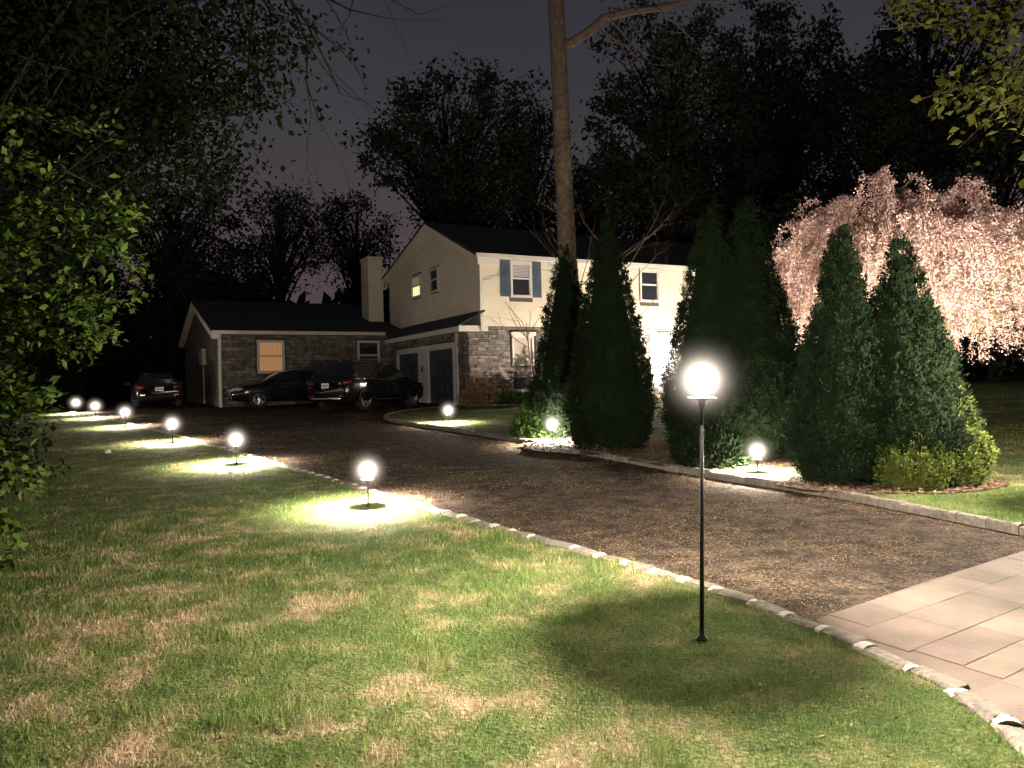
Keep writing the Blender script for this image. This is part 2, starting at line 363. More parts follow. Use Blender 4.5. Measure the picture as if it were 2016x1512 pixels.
def rdir(n): return unit(rng.normal(size=(n,3)))
def leaf_mesh(name, pos, d, length, width, fold=0.25, nrm=None):
    """one folded diamond leaf per point (pos = stalk end, d = pointing direction)"""
    n = len(pos); d = unit(d); length = np.broadcast_to(length, n)[:,None]; width = np.broadcast_to(width, n)[:,None]
    if nrm is None: nrm = rdir(n)
    s = unit(np.cross(d, nrm)); u = np.cross(s, d)
    v = np.stack([pos, pos+d*length*0.45+s*width*0.5+u*width*fold, pos+d*length, pos+d*length*0.45-s*width*0.5+u*width*fold], 1)
    q = np.arange(4*n).reshape(n,4)
    return fast_mesh(name, v.reshape(-1,3), tris=np.concatenate([q[:,[0,1,2]], q[:,[0,2,3]]]))
def bez(p0, p1, p2, k):
    t = np.linspace(0,1,k)[:,None]; p0, p1, p2 = (np.asarray(p, float) for p in (p0,p1,p2))
    return (1-t)**2*p0+2*t*(1-t)*p1+t*t*p2

# ------------------------------------------------------------------ ground plan (metres)
L_CURB = [(1.3,1.2),(1.75,1.9),(2.0,2.6),(2.08,3.28),(2.06,3.61),(1.96,3.9),(1.85,4.2),(1.70,4.62),(1.41,5.17),(0.97,5.82),(0.16,6.9),(-0.55,7.9),
          (-2.64,10.85),(-3.9,12.6),(-6.15,15.8),(-10.01,21.01),(-13.34,25.38),(-17.52,30.3)]
R_CURB = [(6.6,4.6),(5.5,5.1),(4.75,5.75),(4.36,6.56),(4.08,7.29),(3.55,8.56),(2.58,10.05),(1.18,12.88),(-0.55,16.4),(-2.75,19.9),(-3.55,21.7),
          (-3.82,23.0),(-3.72,24.3),(-3.3,25.4),(-2.6,26.5),(-1.95,27.2)]
def smooth_path(pts, step):
    p = np.array(pts, float)
    for _ in range(2):
        q = [p[0]]
        for a, b in zip(p[:-1], p[1:]): q += [a*0.75+b*0.25, a*0.25+b*0.75]
        q.append(p[-1]); p = np.array(q)
    d = np.concatenate([[0], np.cumsum(np.linalg.norm(np.diff(p, axis=0), axis=1))])
    s = np.arange(0, d[-1], step)
    return np.stack([np.interp(s, d, p[:,0]), np.interp(s, d, p[:,1])], 1)
LP = smooth_path(L_CURB, 0.30); RP = smooth_path(R_CURB, 0.30)
DRIVE = [tuple(p) for p in LP if p[1] > 4.3]+[(-24,36),(-24,46),(-13,46),(-13,38),(-8,36),(-3,38),(0,30)]+[tuple(p) for p in RP[::-1] if p[1] > 5.9]
APRON = [(1.78,4.60),(2.72,5.235),(4.01,6.06),(4.60,6.44),(5.0,5.5),(6.6,4.6),(3.4,1.2),(1.3,1.2),(1.75,1.9),(2.0,2.6),(2.1,3.3),(2.02,3.7)]
RISE = 0.07
ISLAND = [tuple(p) for p in RP if p[1] > 5.0]+[(0,30),(20,40),(34,40),(34,24.4),(7.3,5.7),(6.6,4.75)]

def sheet(name, poly, off, m, step=1.0, solid=0.0):
    """ground sheet following the slope: polygon cut into cross strips so that it bends with the ground"""
    import bmesh
    bm = bmesh.new(); f = bm.faces.new([bm.verts.new((x,y,0)) for x,y in poly])
    ys = [p[1] for p in poly]; 
    for yc in (-8.0, 34.0):
        if min(ys) < yc < max(ys):
            bmesh.ops.bisect_plane(bm, geom=bm.verts[:]+bm.edges[:]+bm.faces[:], plane_co=(0,yc,0), plane_no=(0,1,0))
    bmesh.ops.triangulate(bm, faces=bm.faces[:])
    for v in bm.verts: v.co.z = gz(v.co.y)+off
    bmesh.ops.recalc_face_normals(bm, faces=bm.faces[:])
    if sum(f.normal.z for f in bm.faces) < 0: bmesh.ops.reverse_faces(bm, faces=bm.faces[:])
    me = bpy.data.meshes.new(name); bm.to_mesh(me); bm.free()
    return structure(link(name, me, m))
# lawn ground sheet out to the horizon, with gentle unevenness near the house drive
xs = np.concatenate([[-600,-200,-80], np.linspace(-40,40,81), [80,200,600]]); ys = np.concatenate([[-300,-80,-20,-8], np.linspace(-6,34,81), [36,40,60,120,300,900]])
X, Y = np.meshgrid(xs, ys); Z = gzv(Y)
vv = np.stack([X,Y,Z], -1).reshape(-1,3); nx = len(xs)
q = [(j*nx+i, j*nx+i+1, (j+1)*nx+i+1, (j+1)*nx+i) for j in range(len(ys)-1) for i in range(nx-1)]
structure(link('lawn', fast_mesh('lawn', vv, quads=q), M_SOIL))
sheet('driveway', DRIVE, 0.006, M_DRIVE)
apron = sheet('apron', APRON, 0.008, M_PAVER)
sheet('street', [(-40,-40),(60,-40),(60,42),(6.9,5.0),(3.4,1.1),(-40,-28)], 0.004, M_STREET)
isl = sheet('raised_lawn', ISLAND, RISE, M_SOIL)

# ------------------------------------------------------------------ curbs: granite blocks with pale mortar joints
def rock_block(lx, ly, h, seed, r=0.018):
    """rough-hewn block: a chamfered box with jittered corners; origin at its base centre"""
    b = MB().bev(-lx/2, lx/2, -ly/2, ly/2, 0, h, r); g = random.Random(seed)
    b.v = [(x+g.uniform(-.008,.008), y+g.uniform(-.008,.008), z+(g.uniform(-.008,.008) if z > h*0.5 else 0)) for x,y,z in b.v]
    me = bpy.data.meshes.new('block'); me.from_pydata(b.v, [], b.f); me.update(); me.materials.append(M_GRANITE)
    return me
def joint_mesh(w, ly, h):
    b = MB(); n = 6
    prof = [(-ly/2+ly*i/n, h-0.016*(2*i/n-1)**2) for i in range(n+1)]
    vs = [(-w/2, y, 0) for y,_ in prof]+[(-w/2, y, z) for y,z in prof]+[(0, y, z+0.005) for y,z in prof]+[(w/2, y, z) for y,z in prof]+[(w/2, y, 0) for y,_ in prof]
    k = n+1; fs = []
    for i in range(n):
        for r in range(4): fs.append((r*k+i, r*k+i+1, (r+1)*k+i+1, (r+1)*k+i))
    fs.append((0, k, 2*k, 3*k, 4*k)); fs.append((n, 4*k+n, 3*k+n, 2*k+n, k+n))
    me = bpy.data.meshes.new('mortar_joint'); b.add(vs, fs); me.from_pydata(b.v, [], b.f); me.update(); me.materials.append(M_MORTAR)
    return me
def curb(path, h, wid, label, jmat=None):
    root = bpy.data.objects.new('curb', None); C.objects.link(root); root['kind'] = 'structure'; root['label'] = label
    vars_ = [rock_block(0.25+0.012*k, wid+0.01*(k%3-1), h+0.15, 40+k) for k in range(6)]; jm = joint_mesh(0.062, wid*0.95, h+0.154)
    if jmat: jm.materials[0] = jmat
    for i in range(1, len(path)-1):
        d = path[i+1]-path[i-1]; a = math.atan2(d[1], d[0]); p = path[i]
        g = gz(p[1])-0.15
        o = bpy.data.objects.new('block', vars_[random.randrange(6)]); C.objects.link(o); o.parent = root
        o.location = (p[0]+random.uniform(-.012,.012), p[1]+random.uniform(-.012,.012), g+random.uniform(-.008,.006))
        o.rotation_euler = (random.uniform(-.04,.04), random.uniform(-.02,.02), a+random.uniform(-.05,.05)+(PI if random.random()<.5 else 0))
        m = (path[i]+path[i+1])/2
        j = bpy.data.objects.new('mortar_joint', jm); C.objects.link(j); j.parent = root
        j.location = (m[0], m[1], gz(m[1])-0.15+random.uniform(-.01,.006)); j.rotation_euler = (0,0,a+random.uniform(-.12,.12))
        j.scale = (random.uniform(.7,1.35), random.uniform(.9,1.05), 1)
    return root
curb(LP, 0.026, 0.115, 'low granite block curb with pale mortar joints along the left lawn')
curb(RP, 0.092, 0.115, 'raised granite block curb around the planted bed', mat('grey_mortar', (0.10, 0.088, 0.075), 0.9, var=(0.14, 0.125, 0.108), vscale=25))
# low edging of the bed along the house
edge = [(-1.9,27.0),(-1.5,26.75),(-0.6,26.45),(0.4,26.2),(1.6,26.0)]
curb(smooth_path(edge, 0.32), 0.13, 0.12, 'low pale stone edging in front of the stone wall')

# ------------------------------------------------------------------ apron pavers
e1 = np.array([0.842, 0.539]); e2 = np.array([0.539, -0.842]); o0 = np.array([1.78, 4.60])
pav_mesh = {}
row = 0.008; ri = 0
while row < 4.6:
    rh = (0.26, 0.34, 0.26, 0.19)[ri%4]; u = -1.2-random.random()*0.3; ri += 1
    while u < 5.5:
        w = random.choice((0.26, 0.38, 0.52, 0.38)); c = o0+e1*(u+w/2)+e2*(row+rh/2)
        cor = [o0+e1*(u+a*w)+e2*(row+b*rh) for a in (0.22,.78) for b in (0.2,.8)]
        if all(inside(p[0], p[1], APRON) for p in cor):
            k = (w, rh)
            if k not in pav_mesh:
                b = MB().bev(-w/2+.0012, w/2-.0012, -rh/2+.0012, rh/2-.0012, -0.03, 0.0, 0.002)
                me = bpy.data.meshes.new('paver'); me.from_pydata(b.v, [], b.f); me.update(); me.materials.append(M_PAVER); pav_mesh[k] = me
            o = bpy.data.objects.new('paver', pav_mesh[k]); C.objects.link(o); o.parent = apron
            o.location = (c[0], c[1], gz(c[1])+0.014+random.uniform(-.001,.001)); o.rotation_euler = (Matrix.Rotation(math.atan(SLOPE)+random.uniform(-.002,.002), 3, 'X') @ Matrix.Rotation(math.atan2(e1[1], e1[0]), 3, 'Z')).to_euler()
        u += w
    row += rh

# ------------------------------------------------------------------ leaf litter on the drive, mulch, grass (uncountable)
def vnoise(x, y, seed=0):
    g = np.random.default_rng(seed).random((64,64)); xi = np.floor(x).astype(int); yi = np.floor(y).astype(int); fx = x-xi; fy = y-yi
    fx = fx*fx*(3-2*fx); fy = fy*fy*(3-2*fy); h = lambda a, b: g[a%64, b%64]
    return (h(xi,yi)*(1-fx)+h(xi+1,yi)*fx)*(1-fy)+(h(xi,yi+1)*(1-fx)+h(xi+1,yi+1)*fx)*fy
def scatter(n, y0, y1, spread=0.85, power=1.0, x0=None):
    """random ground points, thinning out with distance up the drive"""
    t = rng.random(n); y = (y0**(1-power)+(y1**(1-power)-y0**(1-power))*t)**(1/(1-power)) if power != 1 else y0*(y1/y0)**t
    x = (rng.random(n)*2-1)*spread*(y+2.0)
    return x, y
x, y = scatter(620000, 4.2, 30, 0.8, 1.0)
keep = inside(x, y, DRIVE); x, y = x[keep], y[keep]
den = 0.45*vnoise(x*1.3, y*1.3, 1)+0.3*vnoise(x*3.1, y*3.1, 2)+0.25*vnoise(x*8, y*8, 8)
dR = np.min(np.hypot(x[:,None]-RP[None,::3,0], y[:,None]-RP[None,::3,1]), axis=1)
dL = np.min(np.hypot(x[:,None]-LP[None,::3,0], y[:,None]-LP[None,::3,1]), axis=1)
den = den+0.20*np.exp(-dR/0.5)+0.16*np.exp(-dL/0.3)
keep = rng.random(len(x)) < np.clip((den-0.40)*3.2, 0.03, 0.8); x, y = x[keep], y[keep]
n = len(x); pos = np.stack([x, y, gzv(y)+0.010+rng.random(n)*0.006], 1)
a = rng.random(n)*2*PI; d = np.stack([np.cos(a), np.sin(a), rng.normal(size=n)*0.25], 1)
nr = np.stack([rng.normal(size=n)*.35, rng.normal(size=n)*.35, np.ones(n)], 1)
lod = np.clip(y/7, 0.8, 2.2)
tag(link('leaf_litter', leaf_mesh('leaf_litter', pos, d, (0.007+0.022*rng.random(n)**2)*lod, (0.003+rng.random(n)*0.007)*lod, 0.2, nr), M_LITTER),
    'dry tan leaf litter scattered over the dark driveway', 'leaf litter', kind='stuff')

def disc_poly(cx, cy, rx, ry, n=26, seed=0):
    g = random.Random(seed); return [(cx+rx*math.cos(2*PI*i/n)*g.uniform(.88,1.1), cy+ry*math.sin(2*PI*i/n)*g.uniform(.88,1.1)) for i in range(n)]
BEDS = [disc_poly(1.45,13.6,1.35,1.3,seed=1), disc_poly(3.3,11.5,1.6,1.05,seed=2), disc_poly(4.4,9.0,1.25,0.85,seed=3),
        [(-1.7,27.3),(-1.5,26.8),(-0.6,26.5),(0.4,26.25),(1.6,26.05),(9,30.5),(8,32.5),(0,28.6)]]
for i, p in enumerate(BEDS): sheet('mulch_bed', p, RISE+0.006+0.004*i, M_MULCH)
px, py = [], []
for p in BEDS[:3]:
    xs_ = [a for a,_ in p]; ys_ = [b for _,b in p]; n = 2600
    x = rng.uniform(min(xs_), max(xs_), n); y = rng.uniform(min(ys_), max(ys_), n); k = inside(x, y, p); px.append(x[k]); py.append(y[k])
x = np.concatenate(px); y = np.concatenate(py); n = len(x)
a = rng.random(n)*2*PI; d = np.stack([np.cos(a), np.sin(a), rng.normal(size=n)*0.3], 1)
nr = np.stack([rng.normal(size=n)*.4, rng.normal(size=n)*.4, np.ones(n)], 1)
tag(link('mulch_chips', leaf_mesh('mulch_chips', np.stack([x, y, gzv(y)+RISE+0.02+rng.random(n)*.012], 1), d, 0.04+rng.random(n)*0.06, 0.012+rng.random(n)*0.02, 0.2, nr), M_CHIP),
    'brown bark mulch under the evergreens', 'mulch', kind='stuff')

def grass(name, label, n, region, y0, y1, spread, zoff, hmul=1.0):
    x, y = scatter(n, y0, y1, spread, 1.0); k = region(x, y); x, y = x[k], y[k]; n = len(x)
    lod = np.clip(y/5.0, 0.8, 4.0)
    clump = 0.5*vnoise(x*2.3, y*2.3, 3)+0.5*vnoise(x*7, y*7, 4)
    h = (0.013+0.062*rng.random(n)*clump**1.3)*hmul*np.clip(1.25-0.02*y, 0.7, 1.1); w = 0.0030*lod*(0.7+0.6*rng.random(n))
    tuft = np.clip((vnoise(x*1.7+3, y*1.7, 31)-.62)*5, 0, 1)*np.clip((vnoise(x*9, y*9, 32)-.35)*3, 0, 1); h = h*(1+1.1*tuft); tall = rng.random(n) < 0.02; h[tall] *= 1.8
    a = rng.random(n)*2*PI; lean = rng.random(n)*0.9+0.1
    sx, sy = np.cos(a), np.sin(a); b = rng.random(n)*2*PI; lx, ly = np.cos(b)*lean*h, np.sin(b)*lean*h
    z = gzv(y)+zoff-0.004
    p = np.stack([x, y, z], 1); s = np.stack([sx*w/2, sy*w/2, np.zeros(n)], 1)
    mid = p+np.stack([lx*.35, ly*.35, h*.6], 1); tip = p+np.stack([lx, ly, h*(1-0.3*lean)], 1)
    nearm = y < 7.5; k1, k2 = np.where(nearm)[0], np.where(~nearm)[0]; n1 = len(k1)
    v1 = np.stack([(p-s)[k1], (p+s)[k1], (mid+s*.8)[k1], (mid-s*.8)[k1], tip[k1]], 1).reshape(-1,3); v2 = np.stack([(p-s)[k2], (p+s)[k2], tip[k2]], 1).reshape(-1,3)
    i = np.arange(n1)[:,None]*5; j = np.arange(len(k2))[:,None]*3+n1*5
    me = fast_mesh(name, np.concatenate([v1,v2]), quads=i+np.array([[0,1,2,3]]), tris=np.concatenate([i+np.array([[3,2,4]]), j+np.array([[0,1,2]])]))
    return tag(link(name, me, M_BLADE), label, 'grass', kind='stuff')
lcurb_poly = [tuple(p) for p in LP]+[(-60,36),(-60,1.0)]
grass('grass', 'short patchy spring grass of the left lawn', 760000, lambda x, y: inside(x, y, lcurb_poly), 2.0, 30, 0.95, 0.0)
grass('island_grass', 'short grass of the raised lawn right of the driveway', 220000,
      lambda x, y: inside(x, y, ISLAND) & ~inside(x, y, BEDS[0]) & ~inside(x, y, BEDS[1]) & ~inside(x, y, BEDS[2]) & ~inside(x, y, BEDS[3]), 5.5, 27, 0.9, RISE, 1.1)

x, y = scatter(4000, 2.2, 24, 0.9, 1.0); k = inside(x, y, lcurb_poly) & (rng.random(len(x)) < 0.15+0.7*vnoise(x*1.1, y*1.1, 14)**2); x, y = x[k], y[k]; n = len(x)
a = rng.random(n)*2*PI; d = np.stack([np.cos(a), np.sin(a), rng.normal(size=n)*0.35], 1); nr = np.stack([rng.normal(size=n)*.5, rng.normal(size=n)*.5, np.ones(n)], 1)
tag(link('fallen_leaves', leaf_mesh('fallen_leaves', np.stack([x, y, gzv(y)+0.02+rng.random(n)*.015], 1), d, 0.015+rng.random(n)*0.025, 0.008+rng.random(n)*0.014, 0.3, nr), mat('brown_dead_leaf', (0.13, 0.09, 0.05), 0.9, rnd=0.5)),
    'small dry leaves lying in the left lawn', 'fallen leaves', kind='stuff')

# ------------------------------------------------------------------ globe lamps
def globe_lamp(loc, height, gr, watts, label, group, stem_r=0.0085, plate=0.062, zoff=0.0, lean=(0,0), down=0.0):
    """stake lamp: ground flange, thin stem, holder plate, glowing globe round a small bulb, finial"""
    t = thing('globe_lamp', label, 'garden lamp', (loc[0], loc[1], gz(loc[1])+zoff), 0, group)
    t.rotation_euler = (lean[0], lean[1], 0)
    c = height; hz = c-0.115
    MB().tube([(0,0,-0.08),(0,0,hz*0.5),(0,0,hz)], [stem_r*1.15, stem_r, stem_r], 10).build('stem', M_BRONZE, t, True)
    MB().lathe([(0.001,0.0),(0.035,0.0),(0.035,0.012),(stem_r*1.6,0.03),(stem_r*1.2,0.06)], 16).build('ground_flange', M_BRONZE, t, True)
    MB().lathe([(stem_r,hz-0.05),(0.022,hz-0.03),(0.026,hz),(plate*0.6,hz+0.004),(plate,hz+0.008),(plate,hz+0.014),(plate*0.5,hz+0.016),(0.001,hz+0.016)], 24).build('holder', M_BRONZE, t)
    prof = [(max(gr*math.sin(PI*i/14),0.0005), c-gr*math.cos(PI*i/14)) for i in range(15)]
    MB().lathe(prof, 24).build('globe', M_BLOOM, t, True)  # sphere sized as lens bloom, larger than the real lamp glass
    ld = bpy.data.lights.new('bulb', 'POINT'); ld.energy = watts*0.9; ld.color = WARM; ld.shadow_soft_size = 0.028
    lo = bpy.data.objects.new('bulb', ld); C.objects.link(lo); lo.parent = t; lo.location = (0,0,c)
    fd_ = bpy.data.lights.new('frosted_glow', 'POINT'); fd_.energy = watts*0.10; fd_.color = WARM; fd_.shadow_soft_size = 0.15      # added soft light that lifts the shadow under the lamp
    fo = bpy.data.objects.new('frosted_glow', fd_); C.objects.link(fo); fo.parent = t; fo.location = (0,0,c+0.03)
    if down > 0:      # added spot throws most of the light down to make the bright pool
        sd = bpy.data.lights.new('downlight', 'SPOT'); sd.energy = down; sd.color = WARM; sd.spot_size = math.radians(157); sd.spot_blend = 0.55; sd.shadow_soft_size = 0.016
        so = bpy.data.objects.new('downlight', sd); C.objects.link(so); so.parent = t; so.location = (0,0,c)
    return t
LAMPS = [(-1.65,8.65),(-4.59,12.71),(-7.41,16.7),(-10.99,21.78),(-14.18,26.1),(-16.61,29.23)]
NM = ['nearest short globe lamp on the left lawn edge, casting a wide white pool', 'second short globe lamp from the front along the left curb',
      'third short globe lamp from the front along the left curb', 'fourth short globe lamp from the front, left of the parked sedan',
      'fifth short globe lamp from the front along the left curb', 'farthest short globe lamp at the left end of the curb']
for (x, y), l in zip(LAMPS, NM): globe_lamp((x, y), 0.41, 0.27+0.004*y, GLOBE_W, l, 'short globe lamps along the driveway', down=DOWN_W)  # glow spheres widen with distance, as bloom would
for (x, y), l in zip([(-1.63,19.45),(0.74,14.46),(3.17,10.0)], ['short globe lamp on the raised bed near the garage', 'short globe lamp beside the low green shrub under the evergreens',
                                                          'short globe lamp between the two evergreen groups by the right curb']):
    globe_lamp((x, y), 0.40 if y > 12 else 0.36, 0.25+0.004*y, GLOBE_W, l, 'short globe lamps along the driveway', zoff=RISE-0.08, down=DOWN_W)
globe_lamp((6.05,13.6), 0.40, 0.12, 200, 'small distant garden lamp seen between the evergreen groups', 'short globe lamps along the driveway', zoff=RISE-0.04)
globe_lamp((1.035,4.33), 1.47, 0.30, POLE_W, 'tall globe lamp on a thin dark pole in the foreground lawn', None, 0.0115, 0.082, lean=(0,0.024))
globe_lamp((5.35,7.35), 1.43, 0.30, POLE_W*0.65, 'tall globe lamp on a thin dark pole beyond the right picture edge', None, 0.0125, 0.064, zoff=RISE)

# ------------------------------------------------------------------ the house (local x along the front, y into depth, z up)
TH = math.radians(28); HZ = 0.80; HX, HY = -1.60, 27.48
house = thing('house', 'cream two storey house with grey stone ground floor and attached low wing', 'house', (HX, HY, HZ), TH)
def to_world(x, y, z): return (HX+x*math.cos(TH)-y*math.sin(TH), HY+x*math.sin(TH)+y*math.cos(TH), HZ+z)
EV, PKY, PK, BKY, BK = 5.45, 4.65, 7.5, 9.9, 6.0          # main block: eave, ridge, back eave
WX, WY, WE, WPY, WP, WBY, WB = -7.33, 8.05, 3.15, 15.5, 5.2, 22.5, 3.7   # wing
MX1 = 15.8
def quadwall(verts, name, m, th=None): 
    return MB().add(verts, [tuple(range(len(verts)))]).build(name, m, house)
# core walls (solid shells behind the cladding)
core = MB().box(0.02, MX1, 0.02, BKY, -0.5, 2.9)
core.box(0.62, MX1, 0.02, BKY, 2.9, EV-0.05)
core.add([(0.62,0.02,EV-.05),(0.62,PKY,PK-.12),(0.62,BKY,BK-.12),(MX1,0.02,EV-.05),(MX1,PKY,PK-.12),(MX1,BKY,BK-.12)], [(0,1,2),(3,5,4),(0,2,5,3)])
core.build('wall', M_JOINT, house)
wg = MB().box(WX+0.02, 0.0, WY+0.02, WBY, -0.5, WE)
wg.add([(WX+.02,WY+.02,WE),(WX+.02,WPY,WP-.1),(WX+.02,WBY,WB-.1),(WX+.02,WBY,WE),(0.6,WY+.02,WE),(0.6,WPY,WP-.1),(0.6,WBY,WB-.1),(0.6,WBY,WE)], [(0,1,2,3),(4,7,6,5),(0,3,7,4),(2,6,7,3)])
wing_wall = wg.build('wing_wall', M_JOINT, house)

OPEN_F = [(1.75,2.82,1.42,2.78),(1.85,2.55,0.62,1.02),(8.2,9.6,0.3,2.75)]           # openings in the stone front (x0,x1,z0,z1)
OPEN_U = [(1.78,2.78,4.0,5.36),(7.75,8.75,4.0,5.36),(11.8,12.8,4.0,5.36)]
OPEN_G = [(0.85,3.75,-1,2.42),(4.35,7.26,-1,2.42)]                                  # garage (y0,y1,z0,z1)
OPEN_W = [(1.42-7.33,2.64-7.33,1.42,2.92),(5.70-7.33,6.78-7.33,1.55,2.92)]           # wing front

# --- ledge stones
def stones_along(u0, u1, z0, z1, openings, seed):
    g = random.Random(seed); z = z0; res = []
    while z < z1-0.02:
        h = min(g.choice((0.065,0.085,0.1,0.12,0.14)), z1-z)
        u = u0-(g.random()*0.2)
        while u < u1:
            w = g.uniform(0.16,0.52); a, b = max(u,u0), min(u+w,u1); u += w
            segs = [(a,b)]
            for (p,q,r,s) in openings:
                if z+h > r+0.01 and z < s-0.01:
                    ns = []
                    for (c,d) in segs:
                        if d <= p or c >= q: ns.append((c,d))
                        else:
                            if c < p: ns.append((c,p))
                            if d > q: ns.append((q,d))
                    segs = ns
            for (c,d) in segs:
                if d-c > 0.03: res.append((c,d,z,z+h,g.uniform(0.035,0.085)))
        z += h
    return res
def stone_box(b, axis, c, d, z0, z1, dep, j=0.005):
    lo = -dep
    if axis == 'x': b.bev(c+j, d-j, lo, 0.03, z0+j, z1-j, 0.012)
    elif axis == 'y': b.bev(lo, 0.03, c+j, d-j, z0+j, z1-j, 0.012)
front = stones_along(0, 2.95, -0.35, 2.9, OPEN_F, 3)
sh = house
for c, d, z0, z1, dep in front[-296:]:
    b = MB(); stone_box(b, 'x', c, d, z0, z1, dep); b.build('stone', M_STONE, house)
b = MB()
for c, d, z0, z1, dep in front[:-296]: stone_box(b, 'x', c, d, z0, z1, dep)
for c, d, z0, z1, dep in stones_along(2.95, MX1, -0.35, 2.9, OPEN_F, 4): stone_box(b, 'x', c, d, z0, z1, dep)
for c, d, z0, z1, dep in stones_along(0.03, WY, -0.35, 2.8, OPEN_G, 5): stone_box(b, 'y', c, d, z0, z1, dep)
b2 = MB()
for c, d, z0, z1, dep in stones_along(WX, 0, -0.35, WE-0.02, OPEN_W, 6): stone_box(b2, 'x', c, d, z0, z1, dep)
b2.v = [(x, y+WY, z) for x,y,z in b2.v]
b.v, b.f = b.v+b2.v, b.f+[tuple(i+len(b.v) for i in f) for f in b2.f]
tag(b.build('stone_veneer', M_STONE, house), kind='stuff')

# --- clapboards: each course a wedge-shaped board
def board(p0, p1, nrm, z0, z1, proud=0.042):
    """lapped board between two ground points on the wall line; its lower edge stands proud"""
    (ax,ay),(bx,by) = p0, p1; nx_, ny_ = nrm
    lo, hi = proud, 0.006
    v = [(ax+nx_*lo,ay+ny_*lo,z0),(bx+nx_*lo,by+ny_*lo,z0),(bx+nx_*hi,by+ny_*hi,z1),(ax+nx_*hi,ay+ny_*hi,z1),
         (ax,ay,z0),(bx,by,z0),(bx,by,z1),(ax,ay,z1)]
    return MB().add(v, [(0,1,2,3),(4,7,6,5),(0,4,5,1),(3,2,6,7),(0,3,7,4),(1,5,6,2)])
z = 2.92; H_B = 0.185
while z < EV-0.08:
    z1 = min(z+H_B+0.004, EV-0.06); segs = [(0.70, MX1-0.1)]
    for (p,q,r,s) in OPEN_U:
        if z+H_B > r and z < s:
            segs = [t for (c,d) in segs for t in ([(c,p),(q,d)] if c < p and d > q else [(c,d)])]
    for c, d in segs: board((c,0.02), (d,0.02), (0,-1), z, z1).build('siding_board', M_SIDE, house)
    z += H_B
def gable_span(z, ya, za, yp, zp, yb, zb):
    lo = ya if z <= za else ya+(yp-ya)*(z-za)/(zp-za); hi = yb if z <= zb else yb+(yp-yb)*(z-zb)/(zp-zb)
    return lo, hi
OPEN_S = [(5.68,6.88,4.62,5.62),(3.78,4.76,4.62,5.66)]
z = 2.92
while z < PK-0.25:
    lo, hi = gable_span(z+H_B, 0.02, EV-0.05, PKY, PK-0.1, BKY, BK-0.1); segs = [(max(lo,0.1), hi)]
    for (p,q,r,s) in OPEN_S:
        if z+H_B > r and z < s:
            segs = [t for (c,d) in segs for t in ([(c,p),(q,d)] if c < p and d > q else [(c,d)])]
    for c, d in segs: board((0.62,d), (0.62,c), (-1,0), z, z+H_B+0.004).build('siding_board', M_SIDE, house)
    z += H_B
z = -0.3
while z < WP-0.25:
    lo, hi = gable_span(z+H_B, WY+0.02, WE, WPY, WP-0.1, WBY, WB-0.1)
    board((WX+0.02,hi), (WX+0.02,max(lo,WY+0.12)), (-1,0), z, z+H_B+0.004).build('siding_board', M_SIDE_DIM, house); z += H_B
# --- corner boards, fascias, gutters, downspouts
MB().box(0.585,0.70,-0.02,0.02,2.92,EV).box(0.585,0.62,-0.02,0.11,2.92,EV).build('corner_board', M_TRIM, house)
MB().box(WX-0.03,WX+0.02,WY-0.06,WY+0.12,-0.4,WE).build('corner_board', M_TRIM, house)
MB().box(MX1-0.10,MX1+0.02,-0.02,0.03,2.92,EV).build('corner_board', M_TRIM, house)
MB().box(0.30,MX1+0.3,-0.42,-0.30,EV-0.10,EV+0.05).box(0.30,MX1+0.3,-0.30,0.02,EV-0.06,EV-0.035).build('gutter', M_TRIM, house)
MB().box(0.62,MX1-0.1,-0.035,0.018,EV-0.24,EV-0.065).build('frieze_board', M_TRIM, house)
MB().box(WX-0.3,-0.42,WY-0.42,WY-0.30,WE-0.06,WE+0.08).box(WX-0.3,-0.42,WY-0.30,WY+0.02,WE-0.045,WE-0.02).build('gutter', M_TRIM, house)
MB().tube([(WX+0.02,WY-0.33,WE-0.06),(WX+0.02,WY-0.30,WE-0.16),(WX+0.04,WY-0.12,WE-0.34),(WX+0.04,WY-0.11,-0.05),(WX+0.04,WY-0.30,-0.12)], 0.042, 8).build('downspout', M_TRIM, house)
MB().tube([(0.5,-0.33,EV-0.1),(0.56,-0.12,EV-0.36),(0.56,-0.08,3.55),(0.45,-0.12,3.4)], 0.04, 8).build('downspout', M_TRIM, house)
def slab(name, pts, th, m=M_ROOF):
    v = [Vector(p) for p in pts]; n = (v[1]-v[0]).cross(v[2]-v[0]).normalized()
    if n.z < 0: n = -n
    k = len(v); return MB().add([tuple(p+n*th) for p in v]+[tuple(p) for p in v],
            [tuple(range(k)), tuple(range(2*k-1,k-1,-1))]+[(i, k+i, k+(i+1)%k, (i+1)%k) for i in range(k)]).build(name, m, house)
sl = (PK-EV)/PKY
slab('roof', [(0.35,-0.36,EV-0.36*sl*0.4),(MX1+.3,-0.36,EV-0.36*sl*0.4),(MX1+.3,PKY,PK),(0.35,PKY,PK)], 0.09)
slab('roof', [(0.35,BKY+.4,BK-.1),(0.35,PKY,PK+0.002),(MX1+.3,PKY,PK+0.002),(MX1+.3,BKY+.4,BK-.1)], 0.09)
slab('wing_roof', [(WX-.3,WY-.36,WE+0.0),(0.615,WY-.36,WE+0.0),(0.615,WPY,WP),(WX-.3,WPY,WP)], 0.09)
slab('wing_roof', [(WX-.3,WBY+.4,WB-.1),(WX-.3,WPY,WP+.002),(0.615,WPY,WP+.002),(0.615,WBY+.4,WB-.1)], 0.09)
slab('garage_roof', [(-0.46,-0.40,2.86),(0.60,-0.40,3.42),(0.60,WY-0.4,3.42),(-0.46,WY-0.4,2.86)], 0.07)
